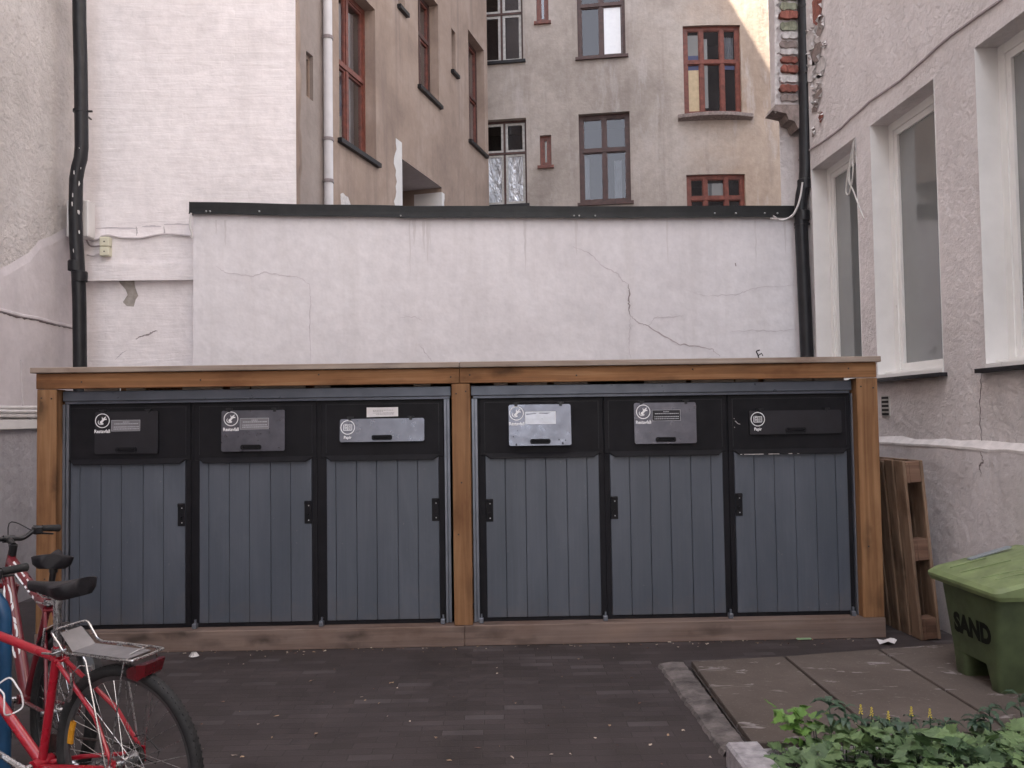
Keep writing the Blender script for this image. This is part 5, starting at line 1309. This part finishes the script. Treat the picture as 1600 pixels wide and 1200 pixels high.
    for s, sg in ((1, 1), (-1, -1)):
        k = MB(); e = bb+Vector((0, s*.075, 0))+cdv*sg*.165
        k.tube([bb+Vector((0, s*.05, 0)), bb+Vector((0, s*.066, 0)), bb+Vector((0, s*.07, 0))+cdv*sg*.02, e], [.014, .015, .013, .009], 8)
        k.lathe([(0, s*.045), (.017, s*.05), (.017, s*.068), (0, s*.08)], bb, (0, 1, 0), 12)
        cr_ = k.build('crank', sv_, root, True)
        pdm = MB(); c = e+Vector((0, s*.055, 0)); pdm.bbox(c.x-.045, c.x+.045, c.y-.045, c.y+.045, c.z-.012, c.z+.012, .005); pdm.tube([e, c], .006, 6)
        for q in (-1, 1): 
            for j in range(5): pdm.box(c.x+q*.045-.003, c.x+q*.045+.003, c.y-.04+j*.018, c.y-.03+j*.018, c.z+.010, c.z+.018)
        pdm.build('pedal', dk if P.get('blackpedal') else sv_, cr_)
    # seat post and saddle
    sd_ = Vector((P['saddle'][0], 0, P['saddle'][1])); k = MB(); k.tube([sc_+Vector((0, 0, -.02)), sd_+Vector((.0, 0, -.055))], .0135, 14)
    k.tube([sd_+Vector((0, 0, -.07)), sd_+Vector((0, 0, -.035))], .019, 12)
    for s in (-1, 1): k.tube([sd_+Vector((-.09, s*.022, -.028)), sd_+Vector((-.05, s*.022, -.045)), sd_+Vector((.05, s*.02, -.042)), sd_+Vector((.10, s*.012, -.02))], .0035, 6)
    k.build('seat_post', sv_ if not P.get('darkpost') else dk, root, True)
    k = MB(); k.tube([sc_+Vector((0, 0, -.012)), sc_+Vector((0, 0, .012))], .020, 12); k.tube([sc_+Vector((-.02, -.02, 0)), sc_+Vector((-.02, .035, 0)), sc_+Vector((.03, .04, 0))], .004, 6); k.build('seat_clamp', sv_, root, True)
    st = []; N = 16; Ms = 14
    yaw = P.get('saddle_yaw', 0.0); MS = Matrix.Translation(sd_) @ Matrix.Rotation(yaw, 4, 'Z') @ Matrix.Rotation(P.get('saddle_pitch', 0), 4, 'Y')
    k = MB(); rings = []
    for i in range(N+1):
        t = i/N; x = .145-.29*t
        if t < .35: wd = .017+.010*(t/.35)
        elif t < .82: q = (t-.35)/.47; wd = .027+.058*(q*q*(3-2*q))
        else: q = (t-.82)/.18; wd = .085*math.sqrt(max(.02, 1-.75*q*q))
        top = .012*math.cos((t-.5)*2.2)*-1+.012+.022*max(0, t-.6); th_ = .032+.045*min(1, t*1.3)
        if i == 0: wd *= .55
        rr_ = []
        for k_ in range(Ms):
            a = 2*math.pi*k_/Ms; yy = math.cos(a)*wd; zz = math.sin(a); zz = top+(zz*.012 if zz > 0 else zz*th_*(.6+.4*abs(math.cos(a)))); rr_.append(MS @ Vector((x, yy, zz)))
        rings.append(rr_)
    loft(k, rings); k.build('saddle', M['saddle'], root, True, 60)
    # stem and bar
    b0 = ht+Vector((P.get('stem', .07), 0, .07)); k = MB(); k.tube([ht+Vector((0, 0, -.005)), ht+Vector((-.012, 0, .05))], .019, 12); k.tube([ht+Vector((-.01, 0, .045)), b0], .015, 12); k.tube([b0+Vector((0, -.025, 0)), b0+Vector((0, .025, 0))], .019, 12)
    k.build('stem', dk, root, True)
    W_ = P.get('barw', .30); bz = P.get('rise', .03); sw_ = P.get('sweep', .05)
    turn = Matrix.Translation(ht) @ Matrix.Rotation(P.get('steer', 0), 4, 'Z') @ Matrix.Translation(-ht)
    hl = [Vector((b0.x-sw_, s_*W_, b0.z+bz)) for s_ in (-1, 1)]
    bar = [hl[0], Vector((b0.x-sw_*.6, -W_*.62, b0.z+bz)), Vector((b0.x, -.09, b0.z+.002)), b0+Vector((0, -.04, 0)), b0+Vector((0, .04, 0)), Vector((b0.x, .09, b0.z+.002)), Vector((b0.x-sw_*.6, W_*.62, b0.z+bz)), hl[1]]
    hbm = MB().tube([turn @ v for v in smoothpath(bar, 4)], .0115, 12).build('handlebar', P.get('barmat', dk), root, True)
    for s_ in (-1, 1):
        e = Vector((b0.x-sw_, s_*W_, b0.z+bz)); i_ = Vector((b0.x-sw_*.6, s_*W_*.60, b0.z+bz)); dv = (e-i_).normalized()
        gp = MB(); gp.tube([turn @ v for v in (e+dv*.012, e+dv*.008, e-dv*.06, i_+dv*.02)], [.015, .0185, .0165, .0175], 14); gp.build('grip', rub, hbm, True)
        lv = MB(); j = i_+dv*.0; lv.tube([turn @ (j+Vector((.005, 0, 0))), turn @ (j+Vector((.035, 0, -.012))), turn @ (j+Vector((.045, s_*.05, -.03))), turn @ (j+Vector((.04, s_*.11, -.035)))], [.010, .008, .006, .005], 8)
        c = turn @ j; lv.bbox(c.x-.02, c.x+.03, c.y-.022, c.y+.022, c.z-.03, c.z+.014, .008); lv.build('brake_lever', dk, hbm, True)
        cb_ = MB(); cb_.tube([v for v in smoothpath([turn @ (j+Vector((.02, -s_*.02, -.01))), turn @ (j+Vector((.12, -s_*.08, .02))), ht+Vector((.08, s_*.03, -.06)), ht+Vector((-.02, s_*.028, -.12))], 6)], .0028, 6); cb_.build('brake_cable', dk, hbm, True)
    # rim brake arms on the seat stays
    k = MB(); q0 = rh+(sc_-rh).normalized()*(Rw-.03)+Vector((.0, 0, 0))
    for s in (-1, 1): k.tube([q0+Vector((.02, s*.040, -.03)), q0+Vector((-.005, s*.048, .02)), q0+Vector((.0, s*.045, .075))], [.008, .006, .005], 8)
    k.tube([q0+Vector((0, -.045, .07)), q0+Vector((.01, 0, .085)), q0+Vector((0, .045, .07))], .002, 6)
    k.build('rear_brake', sv_, root, True)
    return root, frame, dict(bb=bb, sc=sc_, ht=ht, hb=hb, rh=rh)
M['bikeblack'] = plain('bike_black_metal', (.02, .02, .022), .35, .2, var=.2, scale=20, bmp=.05)
M['silver'] = plain('brushed_alloy', (.50, .50, .51), .28, 1.0, var=.1, scale=30, bmp=.05)
M['dullmetal'] = plain('greasy_steel', (.10, .095, .09), .4, .8, var=.4, scale=40, bmp=.1)
M['rubber'] = plain('tyre_rubber', (.014, .014, .015), .75, var=.3, scale=40, bmp=.2)
M['saddle'] = plain('black_saddle_vinyl', (.013, .012, .015), .55, var=.2, scale=60, bmp=.25, bdist=.001, spec=.35)
M['rimgrey'] = plain('grey_rim', (.16, .16, .165), .4, .8, var=.15, scale=30)
M['amber'] = plain('amber_reflector', (.60, .27, .02), .25, bmp=.05)
redp = plain('bright_red_bike_paint', (.36, .008, .022), .3, 0, var=.08, scale=5, bmp=0, coat=.6)
dred = plain('dark_red_bike_paint', (.15, .010, .018), .32, 0, var=.08, scale=5, bmp=0, coat=.6)
hubp = Vector((-1.275, 3.06, 0)); fdir = math.atan2(.41, -.91)
b1_, fr1, K = bike('bicycle', 'bright red bicycle with a silver rear rack nearest the camera', hubp, fdir, R(-2), dict(R=.342, wb=1.02, bb=(.43, .27), sc=(.335, .70), ht=(.86, .80), hb=(.90, .66), paint=redp, rim=M['rimgrey'], saddle=(.33, .945), reflector=True, crank=20, barw=.29, rise=.05, tt=.0165, dt=.019, saddle_pitch=R(4), saddle_yaw=R(0)))
# rack on the red bicycle
k = MB(); zr_ = .728; hw = .075
loop = [(-.11, -hw+.02, zr_), (-.115, 0, zr_), (-.11, hw-.02, zr_), (-.09, hw, zr_), (.10, hw, zr_), (.20, hw, zr_), (.235, hw, zr_+.03), (.265, hw, zr_+.065), (.275, hw-.025, zr_+.07), (.275, 0, zr_+.07), (.275, -hw+.025, zr_+.07), (.265, -hw, zr_+.065), (.235, -hw, zr_+.03), (.20, -hw, zr_), (.10, -hw, zr_), (-.09, -hw, zr_)]
k.tube(smoothpath(loop, 4, True), .0048, 8, closed=True)
rack = k.build('rear_rack', M['silver'], b1_, True)
k = MB(); k.bbox(-.07, .195, -.052, .052, zr_-.006, zr_-.002, .001); k.add([(.196, -.05, zr_-.004), (.196, .05, zr_-.004), (.262, .045, zr_+.058), (.262, -.045, zr_+.058)], [(0, 1, 2, 3)]); k.build('rack_plate', plain('matt_alloy_plate', (.26, .25, .26), .55, .6, var=.1), rack)
k = MB()
for s in (-1, 1):
    k.tube([(.11, s*(hw+.003), zr_-.006), (.095, s*(hw+.006), zr_-.02), (.02, s*.075, .34)], .004, 7); k.tube([(-.075, s*(hw-.004), zr_-.006), (-.07, s*.078, zr_-.05), (.0, s*.078, .345)], .003, 7)
k.tube([(.26, .02, zr_+.06), (.30, .012, zr_-.03)], .004, 6)
k.build('rack_stay', M['silver'], rack, True)
k = MB(); k.tube([(-.08, -.05, zr_+.012), (-.09, -.03, zr_+.02), (-.09, .03, zr_+.02), (-.08, .05, zr_+.012)], .003, 6); k.tube([(-.05, -.04, zr_+.006), (.02, -.04, zr_+.016), (.08, -.04, zr_+.006)], .0025, 6); k.build('spring_clip', M['silver'], rack, True)
k = MB(); loft(k, [[Vector((x, y, z)) for x, y, z in r_] for r_ in ([(-.05, -.04, zr_-.045), (-.05, .04, zr_-.045), (-.05, .04, zr_-.075), (-.05, -.04, zr_-.075)], [(-.11, -.055, zr_-.022), (-.11, .055, zr_-.022), (-.11, .052, zr_-.078), (-.11, -.052, zr_-.078)], [(-.145, -.045, zr_-.020), (-.145, .045, zr_-.020), (-.132, .04, zr_-.062), (-.132, -.04, zr_-.062)])])
k.build('rear_light', plain('dark_red_lens', (.10, .004, .008), .2, bmp=0, coat=.5), rack, True, 30)
# bottle cage on the down tube
p0 = K['bb'].lerp(K['hb'], .34)+Vector((0, 0, .03)); dd = (K['hb']-K['bb']).normalized(); nn = Vector((-dd.z, 0, dd.x)); k = MB()
for s in (-1, 1):
    k.tube(smoothpath([p0+dd*0, p0+nn*.02+Vector((0, s*.036, 0)), p0+nn*.055+Vector((0, s*.036, 0))+dd*.03, p0+nn*.07+dd*.06+Vector((0, s*.03, 0)), p0+nn*.06+dd*.12+Vector((0, s*.034, 0)), p0+nn*.01+dd*.13], 5), .0032, 7)
k.tube([p0+dd*.0, p0+dd*.14], .004, 6); k.build('bottle_cage', M['white_ink'], b1_, True)
# second bicycle
h2 = Vector((-1.82, 3.62, 0)); f2 = math.atan2(.69, -.72)
b2_, fr2, K2 = bike('bicycle', 'dark red bicycle with white outlined lettering on its frame, parked behind the bright red one', h2, f2, R(5), dict(R=.325, wb=1.02, bb=(.41, .29), sc=(.27, .74), ht=(.80, .90), hb=(.84, .77), paint=dred, rim=M['bikeblack'], saddle=(.25, .945), tt=.024, dt=.028, darkpost=True, blackpedal=True, barw=.235, steer=R(12), rise=.05, crank=250, saddle_yaw=R(-25), tw=.026))
def tubeletters(parent, p, q, r, body, h, up, frac=(.15, .85)):
    # raised letters on a tube between p and q, on the side given by 'up'
    d_ = (q-p).normalized(); u_ = Vector(up); u_ = (u_-d_*u_.dot(d_)).normalized(); n_ = d_.cross(u_)
    c_ = p.lerp(q, sum(frac)/2)+n_*(r+.0015); m4 = Matrix(((d_.x, u_.x, n_.x, c_.x), (d_.y, u_.y, n_.y, c_.y), (d_.z, u_.z, n_.z, c_.z), (0, 0, 0, 1)))
    return lettering(body, (q-p).length*(frac[1]-frac[0]), h, m4, 'frame_lettering', M['white_ink'], parent, .004)
tubeletters(fr2, K2['ht']+Vector((0, 0, -.03)), K2['sc']+Vector((0, 0, -.03)), .021, 'DELTA', .034, (0, -.6, 1), (.12, .80))
tubeletters(fr2, K2['hb']+Vector((0, 0, .03)), K2['bb'], .025, 'GVSB', .040, (0, -.6, 1), (.1, .7))
# rear mudguard of the second bicycle
k = MB(); prev = None
for i in range(15):
    a = R(35+i*8); c = K2['rh']; pts_ = [c+Vector((math.cos(a)*(.365-.012*abs(s)), s*.034, math.sin(a)*(.365-.012*abs(s)))) for s in (-1, -.5, 0, .5, 1)]
    if prev:
        for j in range(4): k.quad(prev[j], prev[j+1], pts_[j+1], pts_[j])
    prev = pts_
k.build('mudguard', M['bikeblack'], b2_, True)
# blue hoop stand
hoopx, hoopy = -2.02, 3.60
pts_ = [(hoopx, hoopy, 0), (hoopx, hoopy, .3), (hoopx, hoopy, .70)]+[(hoopx-.13+.13*math.cos(R(a)), hoopy, .72+.13*math.sin(R(a))) for a in range(0, 91, 15)]+[(hoopx-.45, hoopy, .85)]+[(hoopx-.50+.13*-math.sin(R(a)), hoopy, .72+.13*math.cos(R(a))) for a in range(0, 91, 15)]+[(hoopx-.63, hoopy, .3), (hoopx-.63, hoopy, 0)]
o = MB().tube(pts_, .026, 16).build('bicycle_stand', plain('blue_stand_paint', (.018, .075, .17), .35, var=.15, scale=8), None, True)
tag(o, 'blue painted tubular bicycle hoop stand behind the red bicycle', 'bicycle stand')
fl_ = MB(); fl_.lathe([(0, .001), (.06, .002), (.06, .008), (0, .01)], (hoopx, hoopy, 0), (0, 0, 1), 16); fl_.build('base_plate', M['dullmetal'], o)
# ivy-like weeds under the wall far left
# ================================================================== planting
rg = random.Random(77)
LOBES = [(0, .0), (.10, -.02), (.22, -.10), (.34, -.30), (.30, -.12), (.52, -.18), (.44, .02), (.70, .10), (.60, .18), (.88, .40), (.66, .38), (.62, .55), (.48, .46), (.40, .42), (.44, .66), (.34, .64), (.24, .86), (.16, .80), (0, 1.12)]
def leaf(mb, pos, size, az, tilt, roll, curl=.25):
    m4 = Matrix.Translation(pos) @ Matrix.Rotation(az, 4, 'Z') @ Matrix.Rotation(tilt, 4, 'X') @ Matrix.Rotation(roll, 4, 'Y')
    half = LOBES
    vs = [m4 @ Vector((0, .36*size, 0))]
    outl = [(x, y) for x, y in half]+[(-x, y) for x, y in reversed(half[1:-1])]
    for x, y in outl:
        r2 = x*x+(y-.36)**2; vs.append(m4 @ Vector((x*size*rg.uniform(.93, 1.07), y*size, -curl*r2*size*.55+abs(x)*size*.18)))
    n_ = len(outl); mb.add(vs, [(0, 1+k, 1+(k+1) % n_) for k in range(n_)])
def leafmat(name, a, b):
    m, nt, bs, o = newmat(name); c = coords(nt)
    v = nt.nodes.new('ShaderNodeTexVoronoi'); v.inputs['Scale'].default_value = 9; nt.links.new(c, v.inputs['Vector'])
    s = nt.nodes.new('ShaderNodeSeparateColor'); nt.links.new(v.outputs['Color'], s.inputs[0])
    col = ramp(nt, s.outputs[0], [(0, a), (1, b)]); col = mix(nt, .5, col, ramp(nt, noise(nt, c, 45, 4), [(.3, (.7, .7, .7)), (.7, (1.25, 1.25, 1.2))]), 'MULTIPLY')
    nt.links.new(col, bs.inputs['Base Color']); bs.inputs['Roughness'].default_value = .55; bs.inputs['Subsurface Weight'].default_value = .0
    bump(nt, bs, noise(nt, c, 60, 3), .3, .003); return m
lm1 = leafmat('maple_leaf_green', (.045, .088, .038), (.155, .24, .095)); lm2 = leafmat('dark_leaf', (.025, .055, .035), (.045, .085, .05)); lm3 = leafmat('fresh_leaf', (.09, .19, .035), (.13, .25, .05))
mb = MB(); stems = MB()
B0, B1 = KX0+.12, KX0+2.3
for i in range(2100):
    x = rg.uniform(B0, B1); y = KY1-.06-rg.random()**.9*1.15
    dback = min(1, (KY1-y)/.45); hgt = .045+.115*dback+(.03+.09*dback)*mnoise.noise(Vector((x*2.3, y*2.3, 3)))+rg.uniform(-.03, .05)
    edge = min(1, (x-B0)/.25); hgt *= .55+.45*edge; s_ = rg.choice([rg.uniform(.025, .05), rg.uniform(.04, .078)])
    z = .06+max(.03, hgt); leaf(mb, Vector((x, y, z)), s_, rg.uniform(0, 6.28), R(rg.gauss(8, 24)), R(rg.gauss(0, 20)))
    if rg.random() < .4: stems.tube([(x, y, .05), (x+rg.uniform(-.02, .02), y, z)], .0015, 4, caps=False)
o = mb.build('ground_cover_leaves', lm1); tag(o, 'dense low carpet of green lobed leaves in the planting bed', kind='stuff')
stems.build('stems', lm2, o)
mb = MB()
for i in range(46):
    cx_, cy_ = onZ(1240, 1118, .24).xy; leaf(mb, Vector((cx_+rg.gauss(0, .05), cy_+rg.gauss(0, .04), rg.uniform(.14, .27))), rg.uniform(.025, .045), rg.uniform(0, 6.28), R(rg.gauss(10, 22)), R(rg.gauss(0, 20)))
o = mb.build('leafy_plant', lm3); tag(o, 'bright yellow green leafy clump at the left end of the bed', 'plant')
def stalk(px, py, Y, flower, size, label, n=9):
    tip = onY(px, py, Y); r_ = empty('upright_plant', (tip.x, tip.y, .05), 0, label, 'plant', 'upright stems rising above the leaf carpet')
    h = tip.z-.05; k = MB(); k.tube([(0, 0, 0), (rg.uniform(-.01, .01), 0, h*.5), (0, 0, h*(1 if not flower else .98))], [.004, .003, .002], 6); k.build('stem', lm2, r_, True)
    k = MB()
    for i in range(n):
        a = i*2.4+rg.uniform(-.3, .3); L = size*rg.uniform(.7, 1.1); z0 = h*rg.uniform(.72, .92) if flower else h*rg.uniform(.74, 1.0); dv = Vector((math.cos(a), math.sin(a), 0)); sdv = Vector((-dv.y, dv.x, 0))
        pts = [Vector((0, 0, z0)), dv*L*.35+Vector((0, 0, z0+L*.18)), dv*L*.7+Vector((0, 0, z0+L*.10)), dv*L+Vector((0, 0, z0-L*.18))]; wd = [.003, L*.19, L*.16, .002]
        for j in range(3): k.quad(pts[j]-sdv*wd[j], pts[j]+sdv*wd[j], pts[j+1]+sdv*wd[j+1], pts[j+1]-sdv*wd[j+1])
    k.build('leaves', lm2, r_)
    if flower:
        k = MB()
        for i in range(16):
            z0 = h-.0+i*.0026-.01; a = i*2.4; r0 = .007*(1-i/20); k.lathe([(0, -.003), (.0032, 0), (0, .003)], (math.cos(a)*r0, math.sin(a)*r0, z0), (0, 0, 1), 6)
        k.build('flower_spike', M['yellow'], r_)
    return r_
M['yellow'] = plain('yellow_flower', (.62, .50, .05), .6, bmp=0)
YB = KY1-.10
for i, (px, py, fl_i) in enumerate([(1295, 1092, 0), (1345, 1112, 1), (1362, 1116, 1), (1388, 1122, 1), (1424, 1115, 1), (1453, 1118, 1), (1320, 1104, 0), (1525, 1116, 0), (1545, 1102, 0), (1592, 1085, 0), (1408, 1128, 0), (1374, 1124, 0), (1477, 1126, 0)]):
    lab = {0: 'tallest dark leafy stem, left of the yellow flowers', 1: 'stem with a yellow flower spike, leftmost of the five', 2: 'stem with a yellow flower spike, second from the left', 3: 'middle stem with the lowest yellow flower spike', 4: 'stem with a yellow flower spike, second from the right', 5: 'stem with a yellow flower spike, rightmost of the five',
           6: 'dark leafy stem between the tallest stem and the yellow flowers', 7: 'dark drooping leafy stem left of its taller twin near the bin', 8: 'taller dark leafy stem on the right in front of the sand bin', 9: 'dark leafy sprig at the right picture edge below the bin', 10: 'dark flowerless stem between the third and fourth yellow spikes', 11: 'dark flowerless stem just left of the lowest yellow spike', 12: 'dark flowerless stem right of all the yellow spikes'}[i]
    stalk(px, py, YB-rg.uniform(0, .08), fl_i, [.075, .05][fl_i] if i != 0 else .085, lab, 11 if not fl_i else 7)

# ================================================================== litter
pp = onZ(1385, 1003, .012)
mb = MB(); g = [(0, 0), (.05, -.01), (.10, .0), (.13, .02), (.01, .05), (.06, .055), (.11, .06), (.145, .07)]
mb.add([Vector((pp.x-.06+x, pp.y-.03+y*1.3, .006+.02*abs(math.sin(x*31+y*17)))) for x, y in g], [(0, 1, 5, 4), (1, 2, 6, 5), (2, 3, 7, 6)])
tag(mb.build('paper_scrap', M['paper']), 'crumpled white paper scrap at the right foot of the timber frame', 'litter')
gp_ = onZ(303, 1025, .01); mb = MB()
for k_ in range(9):
    a = k_*.7; mb.add([gp_+Vector((math.cos(a)*.03, math.sin(a)*.03, 0)), gp_+Vector((math.cos(a+.7)*.035, math.sin(a+.7)*.03, .0)), gp_+Vector((math.cos(a+.3)*.012, 0, .03))], [(0, 1, 2)])
tag(mb.build('plastic_scrap', M['cable']), 'small crumpled pale plastic scrap near the red bicycle rack', 'litter')
gp_ = onZ(1256, 998, .008); mb = MB(); mb.bbox(gp_.x-.05, gp_.x+.05, gp_.y-.012, gp_.y+.012, .003, .012, .003)
tag(mb.build('wrapper_scrap', plain('green_wrapper', (.22, .33, .19), .5)), 'greenish wrapper scrap lying before the right bay', 'litter')
lmats = [plain('dry_leaf_tan', (.32, .22, .14), .8, var=.3), plain('dry_leaf_pale', (.46, .38, .31), .8, var=.2), plain('dry_leaf_brown', (.14, .08, .06), .8, var=.3)]
def bit(x, y, z, s_, mat):
    k = MB(); n_ = 6; a0 = rg.uniform(0, 6.28); c = Vector((x, y, z+.004)); st = rg.uniform(.3, .7)
    ca_, sa_ = math.cos(a0), math.sin(a0); vs = [c+Vector((0, 0, .004))]
    for q in range(n_):
        a = 2*math.pi*q/n_; lx, ly = math.cos(a)*s_*rg.uniform(.6, 1.1), math.sin(a)*s_*st*rg.uniform(.6, 1.1); vs.append(c+Vector((lx*ca_-ly*sa_, lx*sa_+ly*ca_, rg.uniform(-.002, .006))))
    k.add(vs, [(0, 1+q, 1+(q+1) % n_) for q in range(n_)]); o = k.build('fallen_leaf', mat)
    cn = ['tan', 'pale', 'brown'][lmats.index(mat)]; wh = 'lying along the foot of the timber sill' if y > 5.25 else 'on the open dark paving'
    tag(o, 'small %s dry leaf fragment %s' % (cn, wh), 'leaf', '%s leaf fragments %s' % (cn, wh))
spots = [(505, 1018), (492, 1020), (462, 1022), (560, 1015), (552, 1016), (578, 1013), (630, 1010), (770, 1012), (905, 1031), (614, 1068), (1047, 1004), (366, 1182), (380, 1184), (678, 1154), (495, 1148), (800, 1185), (860, 1180), (930, 1155), (775, 1045), (525, 1047), (490, 1065), (345, 1098), (640, 1128), (1000, 1100), (985, 1060), (1068, 1143), (1110, 1185), (1044, 1150), (1025, 1008), (1125, 1000), (1185, 998), (1325, 1000), (1338, 998), (1272, 1009), (435, 1120), (700, 1190), (745, 1170), (590, 1100), (1015, 1165), (955, 1135)]
for px, py in spots:
    p = onZ(px+rg.uniform(-3, 3), py, 0); bit(p.x, p.y, 0, rg.uniform(.008, .020), rg.choice(lmats))
for k_ in range(110):
    px = rg.uniform(260, 1370); u = (SMI @ onZ(px, 1010, 0)).x; p = SM @ Vector((u, -.02-abs(rg.gauss(0, .06)), 0)); bit(p.x, p.y, 0, rg.uniform(.004, .013), rg.choice(lmats))
for k_ in range(40):
    p = onZ(rg.uniform(260, 1120), rg.uniform(1020, 1200), 0); bit(p.x, p.y, 0, rg.uniform(.004, .010), rg.choice(lmats))
